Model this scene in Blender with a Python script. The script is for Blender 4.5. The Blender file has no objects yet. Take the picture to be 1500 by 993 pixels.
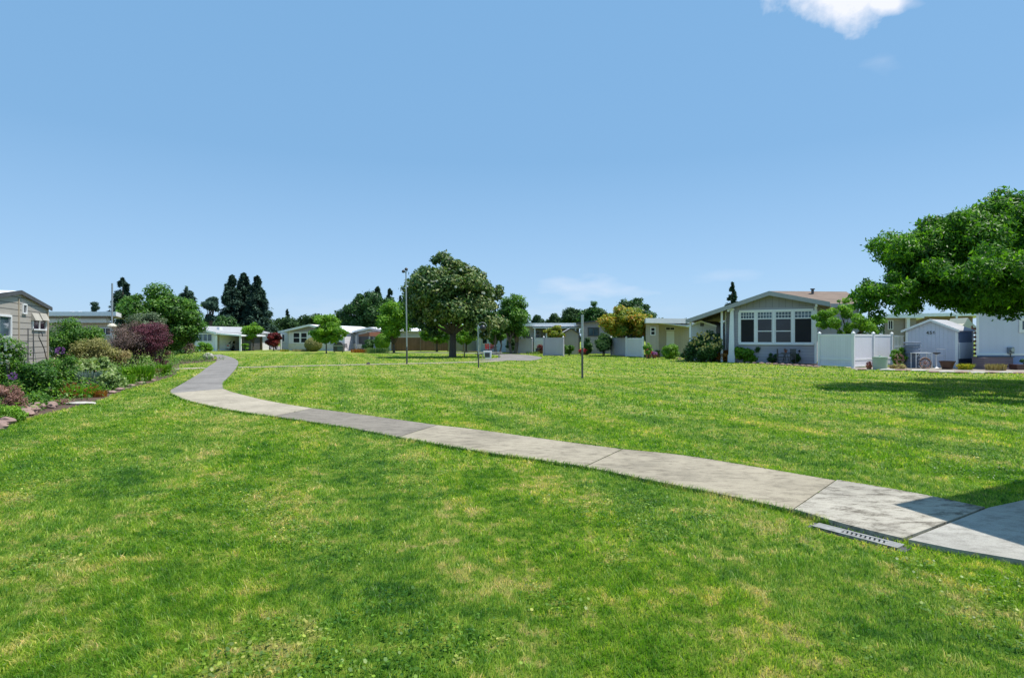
import bpy, bmesh, math, random
import numpy as np
from mathutils import Vector, noise as mnoise

# ------------------------------------------------------------------ camera, light, exposure
SC = bpy.context.scene
COL = SC.collection
F, CX, HY, H = 850.0, 750.0, 496.5, 1.6          # focal length in photo pixels, centre, horizon row, eye height
cam_d = bpy.data.cameras.new('camera'); cam = bpy.data.objects.new('camera', cam_d); COL.objects.link(cam)
cam.location = (0, 0, H); cam.rotation_euler = (math.radians(90), 0, 0)
cam_d.sensor_width = 36; cam_d.lens = 36 * F / 1500; cam_d.clip_start = 0.05; cam_d.clip_end = 3000
SC.camera = cam
SUN_EL, SUN_DIR = math.radians(67), (1.0, 0.10)
sd = bpy.data.lights.new('sun', 'SUN'); sd.energy = 4.7; sd.angle = math.radians(0.53); sd.color = (1.0, 0.955, 0.88)
sun = bpy.data.objects.new('sun', sd); COL.objects.link(sun)
_h = math.hypot(*SUN_DIR)
sv = Vector((SUN_DIR[0]/_h*math.cos(SUN_EL), SUN_DIR[1]/_h*math.cos(SUN_EL), math.sin(SUN_EL)))
sun.rotation_euler = sv.to_track_quat('Z', 'Y').to_euler(); sun.location = (20, 0, 40)
SC.view_settings.view_transform = 'Standard'; SC.view_settings.look = 'None'
SC.view_settings.exposure = 0.34; SC.view_settings.gamma = 1; SC.view_settings.use_curve_mapping = False
SC.render.engine = 'CYCLES'
SC.cycles.max_bounces = 6; SC.cycles.diffuse_bounces = 3; SC.cycles.transparent_max_bounces = 4
SC.cycles.use_denoising = True

def make_world():
    w = bpy.data.worlds.new('World'); SC.world = w; w.use_nodes = True
    nt = w.node_tree; nt.nodes.clear(); N = nt.nodes.new; L = nt.links.new
    out = N('ShaderNodeOutputWorld'); bg = N('ShaderNodeBackground'); bg.inputs['Strength'].default_value = 0.12
    sky = N('ShaderNodeTexSky'); sky.sky_type = 'NISHITA'; sky.sun_disc = False
    sky.sun_elevation = SUN_EL; sky.sun_rotation = math.atan2(sv.x, sv.y)
    sky.air_density = 1.0; sky.dust_density = 0.3; sky.ozone_density = 1.6; sky.altitude = 50
    tc = N('ShaderNodeTexCoord'); sep = N('ShaderNodeSeparateXYZ'); L(tc.outputs['Generated'], sep.inputs[0])
    def m(op, a, b=None, c=None, clamp=False):
        n = N('ShaderNodeMath'); n.operation = op; n.use_clamp = clamp
        for i, v in enumerate((a, b, c)):
            if v is None: continue
            if isinstance(v, (int, float)): n.inputs[i].default_value = v
            else: L(v, n.inputs[i])
        return n.outputs[0]
    yy = m('MAXIMUM', sep.outputs['Y'], 0.02)
    u = m('DIVIDE', sep.outputs['X'], yy); v = m('DIVIDE', sep.outputs['Z'], yy)
    nz = N('ShaderNodeTexNoise'); nz.inputs['Scale'].default_value = 9; nz.inputs['Detail'].default_value = 9
    nz.inputs['Roughness'].default_value = 0.58; L(tc.outputs['Generated'], nz.inputs['Vector'])
    mp = N('ShaderNodeMapping'); mp.inputs['Scale'].default_value = (5, 5, 16); L(tc.outputs['Generated'], mp.inputs[0])
    n2 = N('ShaderNodeTexNoise'); n2.inputs['Scale'].default_value = 3; n2.inputs['Detail'].default_value = 6; L(mp.outputs[0], n2.inputs['Vector'])
    cur = None
    # cumulus at the top right and thin wisps low over the roofs, given by their direction in the sky
    for (cu, cv, a, b, dens, thin) in [(.575, .602, .128, .066, 1.0, 0), (.645, .578, .058, .028, 1.0, 0), (.515, .615, .07, .055, 1.0, 0), (.68,.575,.04,.012,.35,1),
                                       (.64,.478,.045,.025,.16,1), (.13, .088, .11, .022, .42, 1), (.085, .094, .05, .016, .3, 1), (.36, .108, .07, .014, .2, 1),
                                       (.05, .045, .12, .02, .2, 1), (-.2, .05, .5, .03, .12, 1)]:
        du = m('DIVIDE', m('SUBTRACT', u, cu), a); dv = m('DIVIDE', m('SUBTRACT', v, cv), b)
        r = m('SQRT', m('ADD', m('MULTIPLY', du, du), m('MULTIPLY', dv, dv)))
        base = m('SUBTRACT', 1.0, r)
        nn = m('MULTIPLY', m('SUBTRACT', (n2 if thin else nz).outputs['Fac'], 0.5), 2.6 if thin else 2.4)
        t = m('MULTIPLY', m('ADD', base, nn), 0.8 if thin else 2.0, clamp=True)
        t = m('MULTIPLY', t, dens)
        cur = t if cur is None else m('MAXIMUM', cur, t)
    cur = m('MULTIPLY', cur, m('GREATER_THAN', sep.outputs['Y'], 0.05))
    hs = N('ShaderNodeHueSaturation'); hs.inputs['Saturation'].default_value = 1.0; hs.inputs['Value'].default_value = 1.0
    # the clear summer sky of the photograph is an even blue that pales only a little towards the horizon
    gr = N('ShaderNodeValToRGB'); e = gr.color_ramp.elements; e.new(.5); e.new(.2)
    for i, (p, c) in enumerate([(0, (.42,.655,.95)), (.10, (.36,.61,.93)), (.29, (.235,.485,.805)), (1, (.20,.46,.80))]): e[i].position = p; e[i].color = (*c, 1)
    L(sep.outputs['Z'], gr.inputs[0])
    gs = N('ShaderNodeVectorMath'); gs.operation = 'SCALE'; L(gr.outputs[0], gs.inputs[0]); gs.inputs['Scale'].default_value = 1/(1.29*.12)
    sm = N('ShaderNodeMixRGB'); sm.inputs[0].default_value = .82; L(sky.outputs[0], sm.inputs[1]); L(gs.outputs[0], sm.inputs[2])
    L(sm.outputs[0], hs.inputs['Color'])
    mix = N('ShaderNodeMixRGB'); L(cur, mix.inputs[0]); L(hs.outputs[0], mix.inputs[1]); mix.inputs[2].default_value = (6.1, 6.3, 6.9, 1)
    L(mix.outputs[0], bg.inputs['Color']); L(bg.outputs[0], out.inputs[0])
make_world()

# ------------------------------------------------------------------ helpers
R = random.Random(7)
def P(px, py, Y): return Vector(((px-CX)/F*Y, Y, H + (HY-py)/F*Y))       # a photo pixel at depth Y
def Gd(px, py):                                                          # a photo pixel on the ground
    Y = H*F/(py-HY); return Vector(((px-CX)/F*Y, Y, 0))
def tag(o, label=None, cat=None, group=None, kind=None):
    if label: o['label'] = label
    if cat: o['category'] = cat
    if group: o['group'] = group
    if kind: o['kind'] = kind
    return o
def thing(name, loc, label, cat, group=None):
    o = bpy.data.objects.new(name, None); COL.objects.link(o); o.location = loc; o.empty_display_size = .2
    return tag(o, label, cat, group)
def origin(o):
    v = Vector((0, 0, 0))
    while o is not None: v += o.location; o = o.parent
    return v
class MB:
    def __init__(s): s.v = []; s.f = []
    def add(s, vs, fs):
        n = len(s.v); s.v += [Vector(q) for q in vs]; s.f += [tuple(i+n for i in f) for f in fs]; return s
    def hexa(s, a, b):                                                    # two quads a (bottom) and b (top)
        return s.add(list(a)+list(b), [(3,2,1,0),(4,5,6,7),(0,1,5,4),(1,2,6,5),(2,3,7,6),(3,0,4,7)])
    def box(s, x0, x1, y0, y1, z0, z1):
        return s.hexa([(x0,y0,z0),(x1,y0,z0),(x1,y1,z0),(x0,y1,z0)], [(x0,y0,z1),(x1,y0,z1),(x1,y1,z1),(x0,y1,z1)])
    def prism(s, pts, vec):
        n = len(pts); pts = [Vector(p) for p in pts]; vec = Vector(vec)
        return s.add(pts+[p+vec for p in pts], [tuple(range(n)), tuple(range(2*n-1, n-1, -1))]+[(i, i+n, (i+1)%n+n, (i+1)%n) for i in range(n)])
    def tube(s, pts, rs, n=8):
        pts = [Vector(p) for p in pts]
        if not hasattr(rs, '__len__'): rs = [rs]*len(pts)
        vs = []; fs = []
        for i, p in enumerate(pts):
            d = (pts[min(i+1, len(pts)-1)] - pts[max(i-1, 0)]); d = d.normalized() if d.length > 1e-9 else Vector((0,0,1))
            a = d.cross(Vector((0,0,1)) if abs(d.z) < .9 else Vector((1,0,0))).normalized(); b = d.cross(a)
            for k in range(n):
                t = 2*math.pi*k/n; vs.append(p + a*math.cos(t)*rs[i] + b*math.sin(t)*rs[i])
        for i in range(len(pts)-1):
            for k in range(n): fs.append((i*n+k, i*n+(k+1)%n, (i+1)*n+(k+1)%n, (i+1)*n+k))
        fs.append(tuple(range(n))[::-1]); fs.append(tuple(range((len(pts)-1)*n, len(pts)*n)))
        return s.add(vs, fs)
    def lathe(s, c, prof, n=20):
        c = Vector(c); vs = []; fs = []
        for r, z in prof:
            for k in range(n):
                t = 2*math.pi*k/n; vs.append(c+Vector((r*math.cos(t), r*math.sin(t), z)))
        for i in range(len(prof)-1):
            for k in range(n): fs.append((i*n+k, i*n+(k+1)%n, (i+1)*n+(k+1)%n, (i+1)*n+k))
        fs.append(tuple(range(n))[::-1]); fs.append(tuple(range((len(prof)-1)*n, len(prof)*n)))
        return s.add(vs, fs)
    def blob(s, c, r, seed=0, amp=.12, nu=14, nv=9):
        c = Vector(c); vs = []; fs = []
        for j in range(nv+1):
            ph = math.pi*j/nv
            for i in range(nu):
                th = 2*math.pi*i/nu
                d = Vector((math.sin(ph)*math.cos(th), math.sin(ph)*math.sin(th), math.cos(ph)))
                k = 1 + amp*mnoise.noise(d*1.7+Vector((seed*3.1, seed, 0)))*2
                vs.append(c+Vector((d.x*r[0]*k, d.y*r[1]*k, d.z*r[2]*k)))
        for j in range(nv):
            for i in range(nu): fs.append((j*nu+i, (j+1)*nu+i, (j+1)*nu+(i+1)%nu, j*nu+(i+1)%nu))
        return s.add(vs, fs)
    def build(s, name, mat, parent=None, bevel=0, smooth=False):
        me = bpy.data.meshes.new(name); off = origin(parent) if parent else Vector((0,0,0))
        me.from_pydata([tuple(v-off) for v in s.v], [], s.f); me.validate()
        bm = bmesh.new(); bm.from_mesh(me); bmesh.ops.recalc_face_normals(bm, faces=bm.faces)
        if bevel: bmesh.ops.bevel(bm, geom=list(bm.edges), offset=bevel, segments=2, profile=.6, affect='EDGES')
        bm.to_mesh(me); bm.free()
        if smooth: me.polygons.foreach_set('use_smooth', [True]*len(me.polygons))
        me.materials.append(mat); o = bpy.data.objects.new(name, me); COL.objects.link(o)
        if parent: o.parent = parent
        return o
def copy_tree(o, parent=None):
    c = o.copy(); COL.objects.link(c); c.parent = parent
    for ch in o.children: copy_tree(ch, c)
    return c

# ------------------------------------------------------------------ materials
def newmat(name):
    m = bpy.data.materials.new(name); m.use_nodes = True; nt = m.node_tree
    return m, nt, nt.nodes['Principled BSDF']
def ramp(nt, fac, stops):
    r = nt.nodes.new('ShaderNodeValToRGB'); e = r.color_ramp.elements
    while len(e) < len(stops): e.new(.5)
    for i, (p, c) in enumerate(stops): e[i].position = p; e[i].color = (*c, 1)
    nt.links.new(fac, r.inputs[0]); return r.outputs[0]
def noise_tex(nt, scale, detail=5, rough=.55, vec=None, dist=0):
    n = nt.nodes.new('ShaderNodeTexNoise'); n.inputs['Scale'].default_value = scale; n.inputs['Detail'].default_value = detail
    n.inputs['Roughness'].default_value = rough; n.inputs['Distortion'].default_value = dist
    if vec is None:
        tc = nt.nodes.new('ShaderNodeTexCoord'); vec = tc.outputs['Object']
    nt.links.new(vec, n.inputs['Vector']); return n.outputs['Fac']
def mth(nt, op, a, b=None, clamp=False):
    n = nt.nodes.new('ShaderNodeMath'); n.operation = op; n.use_clamp = clamp
    for i, v in enumerate((a, b)):
        if v is None: continue
        if isinstance(v, (int, float)): n.inputs[i].default_value = v
        else: nt.links.new(v, n.inputs[i])
    return n.outputs[0]
def mixc(nt, fac, a, b, mode='MIX'):
    n = nt.nodes.new('ShaderNodeMixRGB'); n.blend_type = mode
    for i, v in enumerate((fac, a, b)):
        if isinstance(v, (int, float)): n.inputs[i].default_value = v
        elif isinstance(v, tuple): n.inputs[i].default_value = (*v, 1)
        else: nt.links.new(v, n.inputs[i])
    return n.outputs[0]
def bump(nt, b, height, strength=.3, dist=.02):
    n = nt.nodes.new('ShaderNodeBump'); n.inputs['Strength'].default_value = strength; n.inputs['Distance'].default_value = dist
    nt.links.new(height, n.inputs['Height']); nt.links.new(n.outputs[0], b.inputs['Normal'])
def plain(name, c, rough=.6, var=.12, scale=3., metal=0, bmp=.0):
    m, nt, b = newmat(name); f = noise_tex(nt, scale, 6, .6)
    lo = tuple(x*(1-var) for x in c); hi = tuple(min(1, x*(1+var)) for x in c)
    nt.links.new(ramp(nt, f, [(.3, lo), (.7, hi)]), b.inputs['Base Color'])
    b.inputs['Roughness'].default_value = rough; b.inputs['Metallic'].default_value = metal
    if bmp: bump(nt, b, noise_tex(nt, scale*12, 4), bmp, .01)
    return m
def siding(name, c, space, axis=(0,0,1), groove=.10, dark=.45, rough=.6, lap=True, var=.07):
    """boards across `axis`: horizontal clapboard when axis is z, vertical boards when it lies in the wall"""
    m, nt, b = newmat(name); tc = nt.nodes.new('ShaderNodeTexCoord')
    dt = nt.nodes.new('ShaderNodeVectorMath'); dt.operation = 'DOT_PRODUCT'; nt.links.new(tc.outputs['Object'], dt.inputs[0]); dt.inputs[1].default_value = axis
    t = mth(nt, 'FRACT', mth(nt, 'ADD', mth(nt, 'DIVIDE', dt.outputs['Value'], space), 100.0))
    g = mth(nt, 'LESS_THAN', t, groove)
    idx = mth(nt, 'FLOOR', mth(nt, 'DIVIDE', dt.outputs['Value'], space))
    wn = nt.nodes.new('ShaderNodeTexWhiteNoise'); wn.noise_dimensions = '1D'; nt.links.new(idx, wn.inputs['W'])
    f = noise_tex(nt, 1.3, 6, .6)
    f = mth(nt, 'ADD', mth(nt, 'MULTIPLY', f, .8), mth(nt, 'MULTIPLY', wn.outputs['Value'], .25))
    base = ramp(nt, f, [(.3, tuple(x*(1-var) for x in c)), (.75, tuple(min(.9, x*(1+var)) for x in c))])
    nt.links.new(mixc(nt, g, base, tuple(x*dark for x in c)), b.inputs['Base Color'])
    b.inputs['Roughness'].default_value = rough
    hgt = mth(nt, 'SUBTRACT', 1.0, t) if lap else mth(nt, 'SUBTRACT', 1.0, g)
    bump(nt, b, hgt, .6, .02 if lap else .012)
    return m
def leafmat(name, cols, trans=.35, rough=.5, spec=.35):
    m, nt, b = newmat(name)
    at = nt.nodes.new('ShaderNodeAttribute'); at.attribute_name = 'v'
    c = ramp(nt, at.outputs['Fac'], [(p, q) for p, q in zip(np.linspace(.05, .95, len(cols)), cols)])
    nt.links.new(c, b.inputs['Base Color']); b.inputs['Roughness'].default_value = rough
    b.inputs['Specular IOR Level'].default_value = spec
    tr = nt.nodes.new('ShaderNodeBsdfTranslucent'); tc = mixc(nt, 1.0, c, (1.15, 1.25, .55), 'MULTIPLY'); nt.links.new(tc, tr.inputs['Color'])
    mx = nt.nodes.new('ShaderNodeMixShader'); mx.inputs[0].default_value = trans
    out = nt.nodes['Material Output']; nt.links.new(b.outputs[0], mx.inputs[1]); nt.links.new(tr.outputs[0], mx.inputs[2]); nt.links.new(mx.outputs[0], out.inputs[0])
    return m
def glassmat(name, c=(.02,.025,.035), rough=.06):
    m, nt, b = newmat(name)
    f = noise_tex(nt, .9, 3)
    nt.links.new(ramp(nt, f, [(.35, c), (.7, tuple(x*2.2 for x in c))]), b.inputs['Base Color'])
    b.inputs['Roughness'].default_value = rough; b.inputs['Specular IOR Level'].default_value = .5
    return m
M = dict(
    white=plain('white_paint', (.80,.79,.80), .5, .05, 2), cream=plain('cream_paint', (.72,.66,.52), .6, .08),
    vinyl=siding('white_vinyl', (.82,.82,.81), .18, (1,0,0), .05, .82, .35, False, .03),
    black=plain('black_metal', (.02,.02,.022), .45, .2), darkgrey=plain('dark_grey', (.07,.07,.075), .6, .2),
    galv=plain('galvanised_steel', (.42,.43,.44), .42, .2, 20, .6), rustpole=plain('dark_steel', (.10,.10,.10), .6, .3, 20, .3),
    glass=glassmat('window_glass', (.012,.015,.022), .08), glassb=glassmat('window_glass_reflecting', (.05,.075,.10), .03), screen=glassmat('dark_sun_screen', (.004,.004,.008), .75),
    terracotta=plain('terracotta', (.36,.13,.07), .8, .2, 8), brownpot=plain('brown_glaze', (.07,.03,.022), .4, .2, 8),
    wood=plain('weathered_wood', (.22,.15,.10), .8, .25, 9), bark=plain('grey_bark', (.16,.13,.11), .9, .35, 14, 0, .6),
    barkd=plain('dark_bark', (.085,.065,.05), .9, .35, 14, 0, .6), stone=plain('pink_grey_stone', (.30,.20,.17), .9, .25, 9, 0, .5),
    palestone=plain('pale_stone', (.46,.43,.38), .9, .2, 9, 0, .4), mulch=plain('mulch', (.10,.06,.042), .95, .45, 26, 0, 1.0),
    shingle=siding('brown_shingle', (.20,.145,.11), .16, (0,0,1), .12, .6, .9, True, .22), greyroof=siding('grey_shingle', (.36,.36,.37), .09, (0,0,1), .14, .75, .9, True, .15),
    whiteroof=plain('white_roof_coating', (.86,.87,.88), .6, .04), awning=plain('cream_canvas', (.72,.66,.50), .8, .05),
    red=plain('red_paint', (.45,.03,.03), .5, .15), blue=plain('navy_paint', (.03,.04,.12), .5, .15), bin=plain('sage_plastic', (.36,.44,.36), .5, .06),
    barrel=plain('slate_plastic', (.12,.15,.21), .5, .15), carwhite=plain('white_car_paint', (.62,.63,.64), .2, .02), cardark=plain('dark_car_paint', (.06,.07,.09), .2, .05),
    rubber=plain('rubber', (.02,.02,.02), .8, .1), tan=plain('tan_paint', (.45,.37,.28), .8, .08), lightred=plain('tail_lamp', (.4,.02,.02), .3, .1),
    brick=plain('red_brick', (.30,.12,.08), .9, .25, 12))
LM = dict(
    ash=leafmat('broad_green_leaves', [(.026,.085,.010),(.085,.225,.016),(.21,.43,.032)], .48, .45, .3),
    magnolia=leafmat('magnolia_leaves', [(.014,.042,.014),(.045,.115,.026),(.15,.23,.060),(.34,.34,.14)], .25, .48, .3),  # palest tone puts leaf highlights into the colour
    lime=leafmat('lime_leaves', [(0.070,0.175,0.013),(0.154,0.338,0.020),(0.308,0.500,0.039)], .4),
    mid=leafmat('mid_green_leaves', [(0.028,0.085,0.014),(0.078,0.202,0.022),(0.191,0.357,0.042)], .35),
    deep=leafmat('deep_green_leaves', [(0.017,0.054,0.014),(0.040,0.114,0.023),(0.091,0.203,0.041)], .25),
    yellow=leafmat('yellowing_leaves', [(0.081,0.156,0.013),(0.228,0.324,0.032),(0.484,0.408,0.049),(0.564,0.240,0.032)], .4),
    olive=leafmat('olive_leaves', [(.06,.10,.045),(.12,.17,.09),(.2,.25,.15)], .25),
    purple=leafmat('purple_leaves', [(.05,.018,.03),(.14,.035,.06),(.28,.09,.12)], .25),
    mauve=leafmat('mauve_smoke', [(.11,.07,.065),(.22,.15,.14),(.34,.25,.23)], .3, .8),
    red=leafmat('maroon_leaves', [(.05,.006,.008),(.15,.012,.014),(.26,.03,.02)], .3),
    conifer=leafmat('conifer_needles', [(0.012,0.036,0.019),(0.028,0.072,0.036),(0.060,0.123,0.058)], .12, .7, .15),
    redwood=leafmat('blue_green_needles', [(0.018,0.042,0.032),(0.036,0.080,0.055),(0.078,0.138,0.093)], .12, .7, .15),
    far=leafmat('far_foliage', [(0.019,0.051,0.018),(0.040,0.090,0.030),(0.083,0.150,0.046)], .2, .7, .15),
    gold=leafmat('golden_olive_leaves', [(.14,.14,.04),(.30,.29,.10),(.46,.42,.18)], .3, .7),
    silver=leafmat('blue_grey_leaves', [(.08,.13,.12),(.16,.23,.21),(.28,.36,.32)], .25, .7),
    pale=leafmat('pale_green_leaves', [(0.116,0.196,0.052),(0.232,0.345,0.103),(0.438,0.506,0.228)], .35),
    straw=leafmat('straw_blades', [(.22,.17,.07),(.38,.30,.13),(.50,.42,.22)], .25, .8),
    orange=leafmat('orange_foliage', [(0.172,0.066,0.020),(0.394,0.154,0.035),(0.616,0.308,0.050)], .3),
    pink=leafmat('pink_sedum', [(.16,.08,.06),(.32,.17,.14),(.48,.30,.26)], .3, .8),
    violet=leafmat('violet_petals', [(.18,.05,.25),(.34,.12,.42),(.5,.25,.55)], .3),
    whitef=leafmat('white_petals', [(.5,.45,.40),(.75,.72,.66),(.82,.8,.78)], .3),
    redf=leafmat('red_petals', [(.4,.015,.03),(.6,.03,.06),(.7,.12,.15)], .3))

# ------------------------------------------------------------------ foliage
def leafquads(name, c, d, side, ln, wd, val, mat, parent, fold=.25):
    """c centre, d leaf axis, side across, one folded diamond of two faces per leaf"""
    n = len(c); off = np.array(origin(parent)) if parent else np.zeros(3)
    nr = np.cross(d, side)
    ln = ln[:, None]; wd = wd[:, None]
    v = np.stack([c-d*ln*.5, c+side*wd*.5+nr*wd*fold, c+d*ln*.5, c-side*wd*.5+nr*wd*fold], 1) - off
    me = bpy.data.meshes.new(name); me.vertices.add(4*n); me.vertices.foreach_set('co', v.reshape(-1).astype(np.float32))
    idx = np.arange(n)[:, None]*4
    lo = np.concatenate([idx+0, idx+1, idx+2, idx+0, idx+2, idx+3], 1).reshape(-1)
    me.loops.add(6*n); me.loops.foreach_set('vertex_index', lo.astype(np.int32))
    me.polygons.add(2*n); me.polygons.foreach_set('loop_start', np.arange(0, 6*n, 3, dtype=np.int32))
    me.update(calc_edges=True)
    a = me.attributes.new('v', 'FLOAT', 'FACE'); a.data.foreach_set('value', np.repeat(np.clip(val, 0, 1), 2).astype(np.float32))
    me.materials.append(mat); o = bpy.data.objects.new(name, me); COL.objects.link(o)
    if parent: o.parent = parent
    return o
def unit(a): return a/np.maximum(np.linalg.norm(a, axis=-1, keepdims=True), 1e-9)
def rdir(rg, n): return unit(rg.normal(size=(n, 3)))
def crown(name, blobs, n, size, mat, parent, seed=1, clumps=40, cr=.28, up=.5, droop=0, aspect=.5, floor=None):
    rg = np.random.default_rng(seed)
    bl = np.array([[*b[0], *b[1]] for b in blobs], float)
    w = (bl[:,3]*bl[:,5]+bl[:,4]*bl[:,5]+bl[:,3]*bl[:,4]); w /= w.sum()
    bi = rg.choice(len(bl), clumps, p=w)
    d = rdir(rg, clumps); r = rg.uniform(.22, 1, clumps)**.42*np.where(rg.uniform(size=clumps) < .12, 1.12, 1)
    cc = bl[bi,:3] + d*r[:,None]*bl[bi,3:]*(1.05-cr*.45)
    cs = np.sqrt(bl[bi,3:].min(1)*bl[bi,3:].mean(1))*cr*rg.uniform(.7, 1.45, clumps)
    cv = rg.uniform(-.22, .22, clumps)
    k = rg.choice(clumps, n, p=(cs**2)/(cs**2).sum())
    dd = rdir(rg, n); rr = rg.uniform(.15, 1, n)**.5*rg.choice([1, 1.12, 1.3], n, p=[.8, .14, .06])
    c = cc[k] + dd*(rr*cs[k])[:,None]*np.array([1.15, 1.15, .85])
    nrm = unit(dd*.8 + np.array([0, 0, up]) + rg.normal(size=(n,3))*.55)
    ax = unit(np.cross(nrm, rdir(rg, n)) + np.array([0, 0, -droop])); sd_ = unit(np.cross(ax, nrm))
    val = .45 + cv[k] + rg.normal(size=n)*.23
    if floor is not None: c[:,2] = np.maximum(c[:,2], floor)
    ln = size*rg.uniform(.65, 1.3, n)
    return leafquads(name, c, ax, sd_, ln, ln*aspect, val, mat, parent), cc
def pxblob(x0, x1, y0, y1, Y, depth=.9):
    c = P((x0+x1)/2, (y0+y1)/2, Y); rx = (x1-x0)/2/F*Y; rz = (y1-y0)/2/F*Y
    return (tuple(c), (rx, rx*depth, rz))
def limb(mb, a, b, r0, r1, rg, seg=5, wob=.12):
    a = Vector(a); b = Vector(b); L = (b-a).length; pts = []; rs = []
    for i in range(seg+1):
        t = i/seg; p = a.lerp(b, t); p.z += math.sin(t*math.pi)*L*.06
        if 0 < i < seg: p += Vector((rg.uniform(-1,1), rg.uniform(-1,1), rg.uniform(-1,1)))*wob*L*.25
        pts.append(p); rs.append(r0+(r1-r0)*t)
    mb.tube(pts, rs, 7)
def tree(name, px, Y, boxes, label, mat, n, size, trunk_r, bark='bark', seed=1, clumps=50, cr=.3, fork=None, cat='tree', group=None, stems=1, **kw):
    base = P(px, 0, Y); base.z = 0; rg = random.Random(seed)
    root = thing(name, base, label, cat, group)
    bl = [pxblob(*b, Y) if len(b) == 4 else pxblob(*b[:4], Y+b[4]) for b in boxes]
    _, cc = crown('crown', bl, n, size, LM[mat], root, seed, clumps, cr, **kw)
    mb = MB(); zb = min(b[0][2]-b[1][2] for b in bl); zf = fork if fork else max(zb*1.02, .3)
    for s in range(stems):
        off = Vector((0,0,0)) if stems == 1 else Vector((rg.uniform(-.35,.35), rg.uniform(-.3,.3), 0))
        top = base + Vector((rg.uniform(-.2,.2)*zf*.3, 0, zf)) + off*1.8
        b0 = base+off
        mb.tube([b0, b0+Vector((0,0,.12)), b0.lerp(top, .5), top], [trunk_r*1.45, trunk_r*1.05, trunk_r*.92, trunk_r*.85], 10)
        for q in sorted(range(len(cc)), key=lambda i: rg.random())[:max(6, 14//stems)]:
            limb(mb, top, cc[q], trunk_r*.5, trunk_r*.1, rg)
    mb.build('trunk', M[bark], root, smooth=True)
    return root
def conifer(name, px, Y, ytop, width, label, mat='conifer', n=5000, seed=1, bottom=.08, size=.5, ybase=None, power=.75, group=None):
    base = P(px, 0, Y); base.z = 0; hgt = P(px, ytop, Y).z; Rr = width*.95/F*Y
    root = thing(name, base, label, 'tree', group); rg = np.random.default_rng(seed)
    nb = max(80, n//100); t = rg.uniform(bottom, 1, nb)**1.0; az = rg.uniform(0, 2*np.pi, nb)
    Lb = Rr*(1-t)**power*rg.uniform(.6, 1.15, nb) + .03*Rr
    k = rg.integers(0, nb, n); s = rg.uniform(.1, 1, n)**.7
    r = Lb[k]*s; z = t[k]*hgt - r*.28 + rg.normal(size=n)*.10*Rr*.6
    sp = rg.normal(size=n)*.16*r
    c = np.stack([base.x+np.cos(az[k])*r-np.sin(az[k])*sp, base.y+np.sin(az[k])*r+np.cos(az[k])*sp, np.clip(z, .1, hgt)], 1)
    ax = unit(np.stack([np.cos(az[k]), np.sin(az[k]), -.35+0*r], 1) + rg.normal(size=(n,3))*.45)
    sd_ = unit(np.cross(ax, unit(np.array([0,0,1.]) + rg.normal(size=(n,3))*.5)))
    ln = size*rg.uniform(.6, 1.3, n)
    leafquads('crown', c, ax, sd_, ln, ln*.42, .45+rg.normal(size=nb)[k]*.2+rg.normal(size=n)*.18, LM[mat], root)
    MB().tube([base, base+Vector((0,0,hgt*.6)), base+Vector((0,0,hgt*.97))], [Rr*.09+.08, Rr*.05+.04, .03], 8).build('trunk', M['barkd'], root, smooth=True)
    return root
def shrub(name, boxes, Y, label, mat, n, size, seed, cat='shrub', clumps=18, cr=.4, group=None, ground=True, **kw):
    """boxes in photo pixels at depth Y; a solid twiggy core stands on the ground"""
    bl = [pxblob(*b[:4], Y+(b[4] if len(b) > 4 else 0)) for b in boxes]
    x = sum(b[0][0] for b in bl)/len(bl); y = sum(b[0][1] for b in bl)/len(bl)
    root = thing(name, (x, y, 0), label, cat, group)
    crown('foliage', bl, n, size, LM[mat], root, seed, clumps, cr, floor=.03, **kw)
    mb = MB(); rg = random.Random(seed)
    for b in bl:
        for k in range(6):
            c = Vector(b[0]); e = c + Vector((rg.uniform(-.7,.7)*b[1][0], rg.uniform(-.7,.7)*b[1][1], rg.uniform(0,.6)*b[1][2]))
            mb.tube([(c.x+rg.uniform(-.1,.1), c.y+rg.uniform(-.1,.1), 0), (c.x*.5+e.x*.5, c.y*.5+e.y*.5, max(.05, e.z*.55)), tuple(e)], [.022, .015, .006], 5)
    mb.build('stems', M['barkd'], root)
    return root
def flowers_on(root, boxes, Y, mat, n, size, seed, name='blossoms'):
    rg = np.random.default_rng(seed); bl = [pxblob(*b, Y) for b in boxes]; cs = []
    for b in bl:
        m = n//len(bl); d = rdir(rg, m); d[:,1] = -abs(d[:,1]); cs.append(np.array(b[0])+d*np.array(b[1])*rg.uniform(.75, 1.05, (m,1)))
    c = np.concatenate(cs); m = len(c)
    k = np.repeat(np.arange(m), 5); ang = np.tile(np.arange(5)*2*np.pi/5, m)
    ax = unit(np.stack([np.cos(ang), -.3+0*ang, np.sin(ang)], 1)); cc = c[k]+ax*size*.5
    sd_ = unit(np.cross(ax, np.array([.1, -1, .3])))
    leafquads(name, cc, ax, sd_, np.full(m*5, size), np.full(m*5, size*.8), .5+rg.normal(size=m)[k]*.25, LM[mat], root)
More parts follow.
